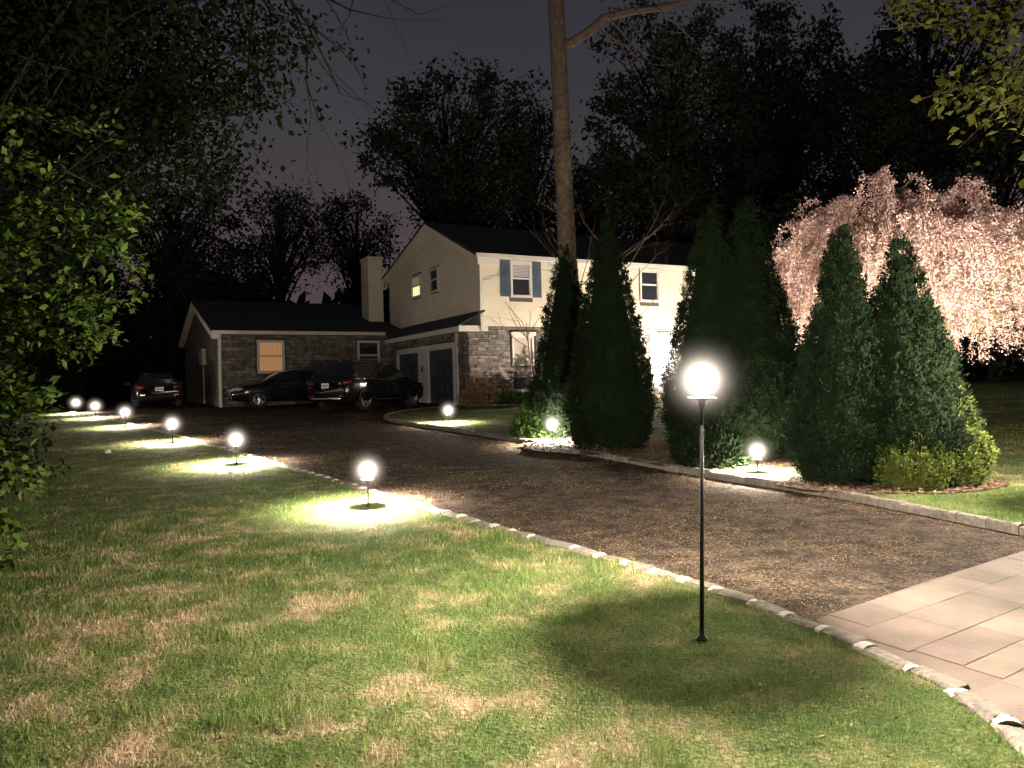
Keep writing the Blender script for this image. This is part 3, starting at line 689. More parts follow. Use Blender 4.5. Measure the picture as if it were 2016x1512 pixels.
MB().box(-0.47,-0.43,-0.42,WY-0.44,2.70,2.875).box(-0.43,0.0,-0.40,WY-0.44,2.74,2.76).build('fascia', M_TRIM, house)
MB().box(-0.475,0.66,-0.46,-0.42,2.70,2.90).box(-0.42,0.66,-0.42,-0.04,2.71,2.735).build('fascia', M_TRIM, house)
for (ya,za,yb,zb,x) in ((-0.36,EV-0.12,PKY,PK-0.02,0.36),(BKY+.4,BK-0.12,PKY,PK-0.02,0.36),(WY-.36,WE-0.02,WPY,WP-0.02,WX-.29),(WBY+.4,WB-.12,WPY,WP-0.02,WX-.29)):
    rk = MB().add([(x,ya,za-.24),(x,yb,zb-.24),(x,yb,zb+.02),(x,ya,za+.02),(x+.26,ya,za-.24),(x+.26,yb,zb-.24),(x+.26,yb,zb+.02),(x+.26,ya,za+.02)],
           [(0,1,2,3),(4,7,6,5),(0,4,5,1),(2,6,7,3),(0,3,7,4),(1,5,6,2)]).build('rake_board', M_SIDE, house)
ch = MB().box(-0.30,0.42,10.3,11.4,3.2,7.0).build('chimney', M_SIDE, house)
MB().box(-0.34,0.46,10.26,11.44,6.9,7.02).build('chimney_cap', M_SIDE, ch)
# --- windows
def window(ax, u0, u1, z0, z1, base, pane, lower=None, sash=True, trim=M_TRIM, header=False):
    """ax 'x' = on the front (faces -y at y=base); ax 'y' = on a side wall (faces -x at x=base). window > frame, panes"""
    def bx(b, a, c, d0, d1, e, f): return b.box(a, c, base+d0, base+d1, e, f) if ax == 'x' else b.box(base+d0, base+d1, a, c, e, f)
    fr = MB(); w = 0.075
    bx(fr,u0-w,u0,-0.045,0.06,z0-w,z1+w); bx(fr,u1,u1+w,-0.045,0.06,z0-w,z1+w); bx(fr,u0,u1,-0.045,0.06,z1,z1+w); bx(fr,u0,u1,-0.065,0.06,z0-w,z0)
    wn = fr.build('window', trim, house)
    zm = (z0+z1)/2+0.03
    if sash:
        s = MB(); t = 0.03
        for za, zb, dd in ((z0+.001,zm,0.004),(zm,z1-.001,-0.014)):
            bx(s,u0+.001,u0+t,-0.012+dd,0.02+dd,za,zb); bx(s,u1-t,u1-.001,-0.012+dd,0.02+dd,za,zb); bx(s,u0+t,u1-t,-0.012+dd,0.02+dd,za,za+t); bx(s,u0+t,u1-t,-0.012+dd,0.02+dd,zb-t,zb)
        s.build('sash', trim, wn)
    bx(MB(),u0,u1,0.022,0.03,zm,z1).build('pane', pane, wn); bx(MB(),u0,u1,0.022,0.03,z0,zm-0.001).build('pane', lower or pane, wn)
    if header: bx(MB(),u0-0.14,u1+0.14,-0.11,0.0,z1+w,z1+w+0.14).build('header', M_TRIM, wn)
    return wn
w1 = window('x', 1.90, 2.66, 4.08, 5.28, -0.027, M_GLASS)
bl = MB()
for k in range(9): bl.box(1.94,2.62,-0.022,-0.012,4.78+k*0.052,4.78+k*0.052+0.036)
bl.build('blind', M_BLIND, w1)
for c, d in ((1.42,1.80),(2.76,3.14)):
    s = MB().box(c,d,-0.055,-0.028,4.02,5.36)
    sh_ = s.build('shutter', M_SHUT, house); lv = MB()
    for zz in np.arange(4.1,5.26,0.055):
        if abs(zz-4.67) > 0.05: lv.add([(c+.05,-.056,zz),(d-.05,-.056,zz),(d-.05,-.072,zz+.012),(c+.05,-.072,zz+.012),(c+.05,-.056,zz+.045),(d-.05,-.056,zz+.045)], [(0,1,2,3),(3,2,5,4)])
    lv.build('louvre_set', M_SHUT, sh_)
window('x', 7.83, 8.67, 4.08, 5.28, -0.027, M_GLASS)
window('x', 11.88, 12.72, 4.08, 5.28, -0.027, M_GLASS)
MB().box(10.0,10.38,-0.055,-0.028,4.02,5.36).build('shutter', M_UTIL, house)
window('x', 1.90, 2.66, 1.55, 2.50, -0.04, M_UTIL, header=True, sash=False)
MB().box(1.85,2.55,-0.03,0.02,0.62,1.02).build('vent_opening', M_GLASS, house)
MB().box(1.78,2.62,-0.12,-0.0,0.48,0.60).build('sill', M_MORTAR, house)
window('y', 5.78, 6.78, 4.70, 5.54, 0.572, M_DIMY, M_YELLOW)
window('y', 3.86, 4.68, 4.70, 5.56, 0.572, M_GLASS)
wa = window('x', 1.55-7.33, 2.52-7.33, 1.56, 2.80, WY-0.04, M_AMBER)
cu = MB()
for k in range(12):
    u = 1.56-7.33+k*0.08; cu.tube([(u,WY-0.03,1.58),(u+random.uniform(-.01,.01),WY-0.03,2.78)], 0.012, 6)
cu.build('curtain', mat('amber_curtain_folds', (0.3, 0.17, 0.08), 0.9, emit=(1.0, 0.5, 0.22), estr=0.17), wa)
window('x', 5.80-7.33, 6.68-7.33, 1.60, 2.80, WY-0.04, M_GLASS)
# --- garage doors
for y0, y1 in ((1.05,3.55),(4.56,7.06)):
    t = MB(); t.box(-0.10,0.06,y0-0.18,y0,-0.3,2.40); t.box(-0.10,0.06,y1,y1+0.18,-0.3,2.40); t.box(-0.102,0.06,y0,y1,2.18,2.402)
    gd = t.build('garage_door', M_TRIM, house)
    for k in range(4):
        z0 = -0.08+k*0.565
        pn = MB().box(0.0,0.05,y0,y1,z0,z0+0.555)
        for j in range(4):
            a = y0+0.08+j*(y1-y0-0.08)/4; pn.bev(-0.018,0.01,a,a+(y1-y0)/4-0.12,z0+0.09,z0+0.47,0.012)
        pn.build('door_panel', M_DOORBL, gd)
MB().box(-0.11,-0.06,3.73,4.38,-0.3,2.405).build('garage_post', M_TRIM, house)
MB().box(-0.12,0.0,0.62,0.74,-0.3,2.70).build('garage_post', M_TRIM, house)
# --- entry
dr = MB().box(8.25,8.42,-0.12,0.0,0.2,2.55).box(9.38,9.55,-0.12,0.0,0.2,2.55).box(8.25,9.55,-0.121,0.0,2.55,2.75).build('front_door', M_TRIM, house)
MB().box(8.42,9.38,-0.05,-0.02,0.2,2.55).build('door_leaf', M_DOORW, dr)
pn = MB()
for zz0, zz1 in ((0.4,1.2),(1.35,2.35)):
    for a in (8.52,8.94): pn.bev(a,a+0.33,-0.075,-0.04,zz0,zz1,0.015)
pn.build('door_panel', M_DOORW, dr)
MB().lathe([(0.001,-.03),(0.025,-.03),(0.03,0),(0.001,.03)], 10, (9.27,-0.09,1.2)).build('handle', M_CHROME, dr)
MB().box(7.6,10.4,-1.5,-0.1,-0.5,0.2).build('porch_step', M_MORTAR, house)
MB().box(5.9,13.5,-0.06,0.0,2.74,2.92).build('band_board', M_TRIM, house)
# wall sides: meter box and conduit on the wing gable, house numbers omitted (none legible)
mb = MB().bev(WX-0.20,WX-0.01,WY+4.2,WY+5.6,2.0,2.75,0.02).build('meter_box', M_UTIL, house)
MB().tube([(WX-0.07,WY+4.9,2.0),(WX-0.07,WY+4.9,-0.2)], 0.04, 8).build('conduit', M_UTIL, mb)
MB().bev(-0.14,-0.08,4.0,4.12,1.35,1.6,0.01).build('door_keypad', M_BRONZE, house)
# --- entry and garage lanterns
def lantern(x, y, z, watts, label, out_=(0,-1)):
    p = to_world(x, y, z); t = thing('wall_lantern', label, 'lantern', p, TH, 'lanterns beside the front door')
    MB().bev(-0.06,0.06,0.0,0.03,-0.16,0.16,0.01).build('back_plate', M_BRONZE, t)
    MB().tube([(0,0.0,0.10),(0,-0.09,0.17),(0,-0.13,0.17)], 0.012, 8).build('arm', M_BRONZE, t)
    MB().lathe([(0.001,0.2),(0.03,0.19),(0.085,0.14),(0.09,0.13)], 6, (0,-0.13,0)).build('cap', M_BRONZE, t)
    MB().lathe([(0.06,-0.13),(0.078,0.13)], 6, (0,-0.13,0)).build('glass', M_GLOBE, t)
    MB().lathe([(0.001,-0.16),(0.04,-0.155),(0.065,-0.13)], 6, (0,-0.13,0)).build('base', M_BRONZE, t)
    ld = bpy.data.lights.new('bulb', 'POINT'); ld.energy = watts; ld.color = WARM; ld.shadow_soft_size = 0.03
    lo = bpy.data.objects.new('bulb', ld); C.objects.link(lo); lo.parent = t; lo.location = (0,-0.13,0)
lantern(7.3, -0.09, 2.0, 1700, 'bright wall lantern left of the front door, behind the evergreens')
lantern(10.1, -0.09, 2.0, 1700, 'bright wall lantern right of the front door')
# --- garden floodlights aimed at the house front, the tall trunk and the cherry
def flood(loc, target, watts, angle, label, blend=0.6, col=WARM):
    g = gz(loc[1])+RISE; t = thing('garden_floodlight', label, 'floodlight', (loc[0], loc[1], g), 0, 'garden floodlights hidden behind the evergreens')
    d = (Vector(target)-Vector((loc[0], loc[1], g+0.2))).normalized(); q = d.to_track_quat('-Z', 'Y')
    MB().tube([(0,0,-0.1),(0,0,0.13)], 0.012, 8).build('stake', M_BRONZE, t)
    h = MB().lathe([(0.03,0.10),(0.05,0.08),(0.055,-0.03),(0.062,-0.05)], 16).build('housing', M_BRONZE, t, True, (0,0,0.2)); h.rotation_mode = 'QUATERNION'; h.rotation_quaternion = q
    ld = bpy.data.lights.new('bulb', 'SPOT'); ld.energy = watts; ld.spot_size = math.radians(angle); ld.spot_blend = blend; ld.color = col; ld.shadow_soft_size = 0.03
    lo = bpy.data.objects.new('bulb', ld); C.objects.link(lo); lo.parent = t; lo.location = Vector((0,0,0.2))+d*0.02; lo.rotation_mode = 'QUATERNION'; lo.rotation_quaternion = q
flood(to_world(4.0,-4.6,0)[:2], to_world(2.3,0,3.9), 2700, 80, 'floodlight on the bed lighting the left house front', 0.5)
flood(to_world(9.5,-4.4,0)[:2], to_world(9.3,0,3.6), 5200, 80, 'floodlight on the bed lighting the entry')
flood((6.1,11.3), (7.0,14.2,3.6), 3500, 95, 'floodlight on the bed lighting the weeping cherry')
flood((8.6,11.9), (8.9,14.6,3.4), 520, 85, 'floodlight on the right lawn lighting the cherry side')

# ------------------------------------------------------------------ cars
def smooth_stations(st, n=46):
    st = np.array(st, float); x = np.linspace(st[0,0], st[-1,0], n)
    x = np.sort(np.concatenate([x, st[:,0]])); x = x[np.concatenate([[True], np.diff(x) > 0.012])]
    r = np.stack([np.interp(x, st[:,0], st[:,k]) for k in range(st.shape[1])], 1)
    for _ in range(2): r[1:-1,1:] = 0.25*r[:-2,1:]+0.5*r[1:-1,1:]+0.25*r[2:,1:]
    return r
def section(s, off=0.0):
    x, zb, zl, zt, w, wt = s; o = off
    zt = max(zt, zl+0.01)
    return [(0,zb-o),(w*.80,zb-o),(w*.955+o,zb+.07),(w*.985+o,zb+(zl-zb)*.45),(w+o,zb+(zl-zb)*.78),(w*.965+o,zl),(wt+(w*.965-wt)*.45+o,zl+(zt-zl)*.52),(wt+o,zt-.055*min(1,(zt-zl)*3)),(wt*.82,zt-.012+o),(wt*.45,zt+.006+o),(0,zt+.012+o)]
def make_car(label, loc, heading, st, paint, wheel_x, wheel_r, suv, group, spokes=5, rear=True):
    t = thing('parked_car', label, 'car', (loc[0], loc[1], gz(loc[1])+0.006), math.atan2(heading[1], heading[0]), group)
    S = smooth_stations(st); b = MB(); k = 11
    ring = []
    for s in S:
        h = section(s); ring.append([(s[0], y, z) for y,z in h]+[(s[0], -y, z) for y,z in h[-2:0:-1]])
    m = len(ring[0])
    b.add([p for r in ring for p in r], [(i*m+j, i*m+(j+1)%m, (i+1)*m+(j+1)%m, (i+1)*m+j) for i in range(len(ring)-1) for j in range(m)]+[tuple(range(m)), tuple(range((len(ring)-1)*m, len(ring)*m))[::-1]])
    b.build('body', paint, t, True)
    L = st[-1][0]; Rr = st[0][0]
    # glass: panels lifted from the body surface
    def panel(x0, x1, j0, j1, name, both=True):
        ss = [s for s in S if x0 <= s[0] <= x1]
        for sgn in ((1,-1) if both else (1,)):
            v = []; 
            for s in ss:
                h = section(s, 0.006)
                pts = h[j0:j1+1] if both else [(y,z) for y,z in h[j0:j1+1]]+[(-y,z) for y,z in h[j1-1:j0-1:-1]] if not both else h[j0:j1+1]
                v.append([(s[0], sgn*y, z) for y,z in pts])
            q = len(v[0]); MB().add([p for r in v for p in r], [(i*q+j, i*q+j+1, (i+1)*q+j+1, (i+1)*q+j) for i in range(len(v)-1) for j in range(q-1)]).build(name, M_CGLASS, t, True)
    gx = [s[0] for s in S if s[3]-s[2] > 0.30]; g0, g1 = min(gx), max(gx)
    mid = (g0+g1)/2-0.05
    panel(g0+0.12, mid-0.05, 5, 7, 'side_window'); panel(mid+0.05, g1-0.1, 5, 7, 'side_window')
    rl = [s[0] for s in S if s[3] > max(st_[3] for st_ in st)-0.06]; r0, r1 = min(rl), max(rl)
    panel(r1+0.02, g1+0.22, 7, 10, 'windscreen', False); panel(g0-0.16 if not suv else g0-0.12, r0-0.04, 7, 10, 'rear_window', False)
    zr = float(np.interp(0, S[:,0], S[:,3]))
    for sgn in (1,-1):
        # window chrome line, sill trim, handles, mirror
        pts = [(s[0], sgn*(s[4]*.965+.008), s[2]+.004) for s in S if g0-0.05 <= s[0] <= g1+0.1]
        MB().tube(pts, 0.011, 6).build('belt_trim', M_CHROME, t, True)
        pts = [(s[0], sgn*(s[4]*.975), s[1]+.10) for s in S if wheel_x[0]+.5 <= s[0] <= wheel_x[1]-.5]
        MB().tube(pts, 0.022, 6).build('sill_trim', M_CHROME if suv else paint, t, True)
        if suv:
            pts = [(s[0], sgn*(s[5]*.93), s[3]+.045) for s in S if r0+.1 <= s[0] <= r1-.05]
            MB().tube([(pts[0][0]-.1,pts[0][1],pts[0][2]-.05)]+pts+[(pts[-1][0]+.1,pts[-1][1],pts[-1][2]-.05)], 0.016, 6).build('roof_rail', M_CHROME, t, True)
        for hx in (mid-0.32, mid+0.75):
            zz = float(np.interp(hx, S[:,0], S[:,2]))-0.11; ww = float(np.interp(hx, S[:,0], S[:,4]))
            MB().tube([(hx-.09,sgn*(ww-.0),zz),(hx-.07,sgn*(ww+.03),zz),(hx+.07,sgn*(ww+.03),zz),(hx+.09,sgn*ww,zz)], 0.012, 6).build('door_handle', M_CHROME, t, True)
        mx = g1-0.05; zz = float(np.interp(mx, S[:,0], S[:,2])); ww = float(np.interp(mx, S[:,0], S[:,4]))
        MB().tube([(mx-.10,sgn*(ww+.02),zz+.07),(mx-.08,sgn*(ww+.13),zz+.09),(mx-.04,sgn*(ww+.22),zz+.09),(mx+.02,sgn*(ww+.24),zz+.08)], [.05,.085,.085,.04], 8).build('mirror', paint, t, True)
        # lamps
        tz = float(np.interp(Rr+.12, S[:,0], S[:,2]))-0.06; tw = float(np.interp(Rr+.10, S[:,0], S[:,4]))
        MB().tube([(Rr+.02,sgn*(tw*.60),tz-.03),(Rr+.05,sgn*(tw*.80),tz),(Rr+.14,sgn*(tw*.955),tz+.02),(Rr+.36,sgn*(tw*.985),tz+.05)], [.05,.075,.08,.02], 8).build('tail_light', M_RED, t, True)
        MB().bev(Rr-.012,Rr+.05,sgn*.62-.10,sgn*.62+.10,.48,.53,.01).build('reflector', M_RED, t)
        hz = float(np.interp(L-.30, S[:,0], S[:,2]))-0.05; hw = float(np.interp(L-.25, S[:,0], S[:,4]))
        hl = MB().tube([(L-.06,sgn*(hw*.55),hz-.04),(L-.12,sgn*(hw*.78),hz),(L-.26,sgn*(hw*.95),hz+.02),(L-.48,sgn*(hw*1.0),hz+.05)], [.045,.07,.075,.02], 8).build('headlight', M_HEAD, t, True)
        MB().tube([(L-.26,sgn*(hw*.98+.012),hz-.02),(L-.46,sgn*(hw*1.0+.03),hz+.03)], [.03,.015], 6).build('indicator_lens', M_AMBL, hl, True)
        MB().lathe([(0.001,0.03),(0.045,0.025),(0.055,0)], 12).build('fog_lamp', M_HEAD, t, True, (L-.05,sgn*.60,.42), (0,PI/2,0))
        # wheels
        for wx in wheel_x:
            w = MB().lathe([(wheel_r*.66,-.10),(wheel_r*.93,-.11),(wheel_r,-.07),(wheel_r,.07),(wheel_r*.93,.11),(wheel_r*.66,.10)], 28).build('wheel', M_TYRE, t, True, (wx,sgn*(0.80),wheel_r), (PI/2,0,0))
            rm = MB().lathe([(wheel_r*.60,0.02),(wheel_r*.67,.102),(wheel_r*.62,.108),(wheel_r*.57,.06)], 28)
            for q in range(spokes):
                for dq in (-.16,.16):
                    a = 2*PI*q/spokes+dq; ca, sa = math.cos(a), math.sin(a)
                    rm.tube([(ca*.04,sa*.04,.075),(math.cos(a)*wheel_r*.62,math.sin(a)*wheel_r*.62,.09)], [.022,.016], 5)
            rm.lathe([(0.001,.10),(.05,.095),(.06,.06)], 12)
            ro = rm.build('rim', M_RIM, w); 
            if sgn > 0: ro.rotation_euler = (PI,0,0)
            MB().lathe([(wheel_r*.60,.03),(0.001,.03)], 20).build('brake_disc', M_BRONZE, w).rotation_euler = ((PI,0,0) if sgn > 0 else (0,0,0))
            ar = MB(); n = 14; vo = []
            for q in range(n+1):
                a = PI*q/n; vo += [(wx+math.cos(a)*(wheel_r+.03), sgn*.965, wheel_r+math.sin(a)*(wheel_r+.03)), (wx+math.cos(a)*(wheel_r+.085), sgn*.955, wheel_r+math.sin(a)*(wheel_r+.085)), (wx+math.cos(a)*(wheel_r+.03), sgn*.75, wheel_r+math.sin(a)*(wheel_r+.03))]
            ar.add(vo, [(3*q,3*q+1,3*q+4,3*q+3) for q in range(n)]+[(3*q,3*q+3,3*q+5,3*q+2) for q in range(n)])
            ar.add([(wx+math.cos(PI*q/n)*(wheel_r+.03), sgn*.75, wheel_r+math.sin(PI*q/n)*(wheel_r+.03)) for q in range(n+1)], [tuple(range(n+1))])
            ar.build('wheel_arch', M_TYRE, t)
    # plates
    pz = 0.86 if suv else 0.74
    px_ = float(np.interp(pz, [s[2] for s in S[:6]], [s[0] for s in S[:6]])) if False else Rr-0.015
    pl = MB().bev(px_-.012,px_+.004,-.155,.155,pz-.078,pz+.078,.004).build('licence_plate', M_PLATE, t)
    for k_ in range(6):
        yy = -.115+.046*k_; MB().box(px_-.015,px_-.0125,yy-.013,yy+.013,pz-.035,pz+.035).build('plate_character', M_PTXT, pl)
    MB().bev(Rr-.03,Rr+.10,-.62,.62,.40,.46,.012).build('rear_bumper_trim', M_CHROME if suv else M_TYRE, t)
    gr = MB()
    for k_ in range(5): gr.box(L-.03,L+.02,-.42,.42,.48+k_*.055,.50+k_*.055)
    gr.build('grille', M_CHROME, t)
    if suv: MB().tube([(r0-.10,-.55,zr-.01),(r0-.16,0,zr+.0),(r0-.10,.55,zr-.01)], 0.03, 6).build('spoiler', paint, t, True)
    return t
SUV = [(-2.37,.44,.80,.86,.74,.66),(-2.30,.34,.98,1.04,.88,.74),(-2.12,.30,1.06,1.30,.92,.68),(-1.78,.28,1.06,1.60,.94,.62),(-1.2,.27,1.05,1.67,.94,.62),(-.2,.26,1.02,1.69,.94,.63),
       (.45,.26,1.0,1.63,.94,.62),(.95,.26,.99,1.38,.94,.66),(1.36,.27,.98,1.10,.93,.72),(1.52,.27,.97,1.03,.93,.76),(2.0,.28,.89,.94,.90,.72),(2.28,.32,.76,.80,.80,.62),(2.38,.45,.62,.66,.65,.5)]
SED = [(-2.40,.42,.70,.76,.72,.62),(-2.32,.32,.88,.95,.86,.72),(-2.05,.28,.94,1.02,.90,.74),(-1.55,.25,.94,1.08,.92,.66),(-1.1,.24,.93,1.34,.92,.60),(-.6,.23,.92,1.43,.92,.58),(.1,.23,.91,1.45,.92,.59),
       (.55,.23,.90,1.36,.92,.60),(1.0,.24,.90,1.10,.92,.68),(1.25,.24,.89,.97,.92,.76),(1.9,.26,.82,.88,.88,.70),(2.25,.30,.70,.75,.78,.6),(2.38,.42,.56,.60,.62,.5)]
hd = (math.sin(math.radians(27)), math.cos(math.radians(27)))
make_car('black crossover parked nose to the garage, its rear and right side showing', (-5.7+hd[0]*1.38, 26.2+hd[1]*1.38), hd, SUV, M_CARP, (-1.38,1.40), 0.37, True, 'cars parked by the house')
make_car('dark sedan behind the crossover, its nose pointing left before the lit window', (-8.72,30.35), (-0.883,-0.469), SED, M_CARP, (-1.42,1.38), 0.33, False, 'cars parked by the house')
make_car('dark sedan seen from behind beside the far gable end of the wing', (-15.3,33.0), (-0.469,0.883), SED, M_CARP2, (-1.42,1.38), 0.33, False, 'cars parked by the house')

# ------------------------------------------------------------------ trees
def make_tree(name, label, base, tr, crown, n_tips, per, leaf, m_leaf, m_bark, cl=0.8, group=None, cat='tree', fork=0.35, zoff=0.0, top=None, sides=6, leaf_w=0.6, droop=0.0, shell=0.55):
    """trunk and limbs grown towards points spread through the crown; leaf clusters at the limb ends"""
    cx, cy, cz, rx, ry, rz = crown; bz = gz(base[1])+zoff
    t = thing(name, label, cat, (base[0], base[1], bz), 0, group)
    O = np.array([base[0], base[1], bz]); c = np.array([cx,cy,cz])-O
    dirs = rdir(n_tips); rad = (shell+(1-shell)*rng.random(n_tips))**(1/1.5)
    tips = c+dirs*rad[:,None]*np.array([rx,ry,rz])*(0.85+0.3*vnoise(dirs[:,0]*3+9, dirs[:,2]*3+5, 11))[:,None]
    tips[:,2] = np.maximum(tips[:,2], 0.25)
    topz = c[2]+rz*0.55 if top is None else top
    tb = MB(); k = 9; zz = np.linspace(-0.25, topz, k)
    wob = np.cumsum(rng.normal(size=(k,2))*0.02*topz, axis=0)*0.35; f = (zz/topz)
    tp = np.stack([c[0]*np.clip(f,0,1)**1.5+wob[:,0], c[1]*np.clip(f,0,1)**1.5+wob[:,1], zz], 1)
    trr = tr*(1-0.8*np.clip(f,0,1)); trr[0] *= 1.35
    tb.tube(tp, list(trr), max(sides,8))
    pts_all, dir_all = [], []
    for p in tips:
        fz = np.clip((p[2]/topz)*(0.55+0.3*rng.random())-0.02, fork*0.6, 0.95); s = np.array([np.interp(fz*topz, zz, tp[:,i]) for i in range(3)]); r0 = float(np.interp(fz*topz, zz, trr))*0.42
        mid = (s+p)/2+np.array([0,0,0.16*np.linalg.norm(p-s)*(1-2*droop)])+rng.normal(size=3)*0.08*np.linalg.norm(p-s)
        tb.tube(bez(s, mid, p, 6), list(np.linspace(r0, max(r0*0.14,0.006), 6)), sides if r0 > .05 else 4, cap=False)
        for _ in range(3):
            q0 = bez(s, mid, p, 6)[rng.integers(2,6)]; q1 = q0+rng.normal(size=3)*cl*0.9; tb.tube([q0, (q0+q1)/2+rng.normal(size=3)*cl*.1, q1], [r0*.2+.004, r0*.14+.004, .004], 4, cap=False)
            pts_all.append(q1+rng.normal(size=(per//4,3))*cl*0.35)
        pts_all.append(p+rng.normal(size=(per,3))*cl*0.45*np.array([1,1,0.8]))
    tb.build('trunk', m_bark, t, True)
    P_ = np.concatenate(pts_all); n = len(P_); d = rdir(n); d[:,2] -= 0.25+droop
    link('crown', leaf_mesh('crown', P_, d, leaf*(0.6+0.8*rng.random(n)), leaf*leaf_w*(0.6+0.8*rng.random(n)), 0.2), m_leaf, t)
    return t
BG = [('tall round-crowned tree rising behind the roof ridge', -3.09,46,16.3,5.6,4.4,120,60,.36), ('lower open tree below the tall round crown behind the house', -1.6,47,10.8,4.4,2.4,60,55,.34),
      ('slender open tree behind the middle of the wing roof', -14.9,51,12.3,2.9,2.9,55,48,.3), ('dark bushy tree behind the far left of the wing', -23.0,52,13.0,4.4,3.4,70,60,.36),
      ('small open tree behind the chimney', -10.7,53,12.3,2.8,2.7,50,50,.3), ('loose dark tree just left of the tall trunk', 1.7,50,15.4,2.4,4.4,60,45,.34),
      ('huge dark tree right of the tall trunk', 9.7,45,17.0,5.4,6.6,150,70,.38), ('tall dark tree behind the second evergreen pair', 18.0,51,20.5,4.4,6.0,110,70,.38),
      ('dark tree behind the weeping cherry', 22.0,46,13.5,4.8,7.4,150,75,.38), ('dark tree at the far right behind the cherry', 26.5,42,10.0,4.2,7.6,150,75,.38),
      ('broad dark tree low behind the main roof', 5.7,48,11.5,3.4,4.2,90,70,.36), ('dark tree between the two huge ones', 15.6,55,14.0,4.8,5.0,110,75,.38),
      ('dark tree high in the top right corner', 29.5,53,22.0,5.4,6.0,110,70,.38), ('dark tree at the far left edge', -29.0,46,9.0,5.0,6.4,140,70,.36),
      ('low dark leafy tree behind the wing ridge', -19.2,51,8.6,3.2,2.6,60,70,.34), ('low dark tree at the far end of the drive', -31.0,58,8.0,5.0,4.0,90,70,.36),
      ('low dark tree behind the far sedan', -24.5,60,7.0,4.2,3.6,70,70,.36), ('dark tree behind the right end of the house', 15.0,42,7.5,3.6,4.4,90,75,.36)]
for l, x, y, z, rx, rz, nt_, per, lf in BG:
    make_tree('background_tree', l, (x, y), 0.28+0.012*z, (x, y, z, rx, rx*0.8, rz), nt_, int(per*.78), lf*.86, M_FAR, M_DBARK, cl=0.85, group='dark trees behind the house')
n = 26000; x = rng.uniform(-75,75,n); y = rng.uniform(62,74,n); top = 6.5+3.0*vnoise(x*.16+40, y*0, 21)+1.5*vnoise(x*.6+40, y*0, 22); z = 1+rng.random(n)**0.8*top
tag(link('far_wood', leaf_mesh('far_wood', np.stack([x,y,z],1), rdir(n), 0.9+rng.random(n)*.8, 0.6+rng.random(n)*.5, .2), M_FAR), 'dark far-off wood along the horizon', 'wood', kind='stuff')

# tall bare trunk with one long limb
t = thing('tall_tree', 'tall straight tree trunk with one bare limb reaching right above the roof', 'tree', (1.70, 21.0, gz(21)+RISE))
tp = [(0.0,0,-.2),(-.02,0,.4),(-.05,0,2),(-.10,0.02,4.5),(-.16,0,7),(-.20,0,9.5),(-.26,0,12),(-.30,0,15),(-.3,.1,19)]
b = MB(); nn = 18; rr = [.38,.29,.26,.245,.235,.225,.212,.195,.15]
b.tube(tp, rr, nn); g = random.Random(5)
b.v = [(x*(1+g.uniform(-.02,.02)), y, z) for x,y,z in b.v]; b.build('trunk', M_BARK, t, True)
b = MB(); z0 = gz(21)+RISE
L0 = [(-0.2,0,10.1),(0.15,-.1,10.15),(0.55,-.2,10.35),(1.0,-.25,10.72),(1.7,-.3,10.85),(2.5,-.3,10.92),(3.1,-.25,11.1),(3.8,-.2,11.35)]
b.tube(L0, [.14,.13,.12,.11,.095,.075,.055,.03], 9)
def twig(b, p, d, ln, r, depth, g, spread=0.6, grav=0.0):
    p = Vector(p); d = Vector(d).normalized(); pts = [p]; rr = [r]; k = 4
    for i in range(k):
        d = (d+Vector((g.gauss(0,.16),g.gauss(0,.16),g.gauss(0,.16)-grav))).normalized(); p = p+d*ln/k; pts.append(p); rr.append(r*(1-0.7*(i+1)/k))
        if depth > 0 and i >= 1 and g.random() < 0.9:
            dd = (d+Vector((g.gauss(0,spread),g.gauss(0,spread),g.gauss(0,spread)))).normalized()
            twig(b, p, dd, ln*g.uniform(.45,.7), rr[-1]*.6, depth-1, g, spread, grav)
    b.tube(pts, rr, 5 if r > .01 else 4, cap=False)
g = random.Random(21)
for p, d, ln in (((0.75,-.22,10.5),(1,-.1,-.5),1.6),((1.7,-.3,10.85),(.7,0,.5),1.5),((2.5,-.3,10.9),(.6,-.2,-.6),1.3),((3.1,-.25,11.1),(.7,0,.4),1.6),((3.4,-.2,11.2),(.9,0,-.3),1.4),((1.1,-.25,10.75),(.5,0,-.9),1.8)):
    twig(b, p, d, ln, .035, 3, g, 0.6, .05)
b.build('limb', M_BARK, t, True)
for z in (3.9,4.6,5.4,6.6,8.6,9.3):
    b = MB(); twig(b, (-.15,-.1,z), (g.choice((-1,1)),-.3,.4), g.uniform(.5,1.1), .014, 2, g); b.build('twig', M_TWIG, t, True)
# bare understorey trees lit from the garden
def bare_tree(label, x, y, h, seed, lean=(0,0), n=7, r=.05, zo=RISE, grav=-.04):
    g = random.Random(seed); t = thing('bare_tree', label, 'tree', (x, y, gz(y)+zo), 0, 'bare leafless trees near the house'); b = MB()
    pts = [(lean[0]*(i/5)**1.3*h, lean[1]*i/5*h, -.1+i/5*h*.7) for i in range(6)]; b.tube(pts, [r*(1-.13*i) for i in range(6)], 7); b.build('trunk', M_TWIG, t, True)
    b = MB()
    for i in range(n):
        k = g.uniform(.4,1.0)*5; j = min(int(k),4); p = Vector(pts[j]).lerp(Vector(pts[j+1]), k-j); a = g.uniform(0,2*PI)
        twig(b, p, (math.cos(a),math.sin(a)*.6,g.uniform(.4,1.1)), h*g.uniform(.28,.45), r*.5, 4, g, .55, grav)
    b.build('branches', M_TWIG, t, True)
bare_tree('leafless tree with spreading twigs right of the tall trunk', 2.9, 23.2, 7.0, 31, (.04,0), 7, .045)
bare_tree('slim leafless tree right behind the tall trunk', 2.3, 24.5, 6.8, 33, (-.02,0), 5, .04)
bare_tree('small leafless sapling before the cream siding', 0.75, 26.6, 4.2, 35, (-.05,0), 6, .035, grav=-.02)

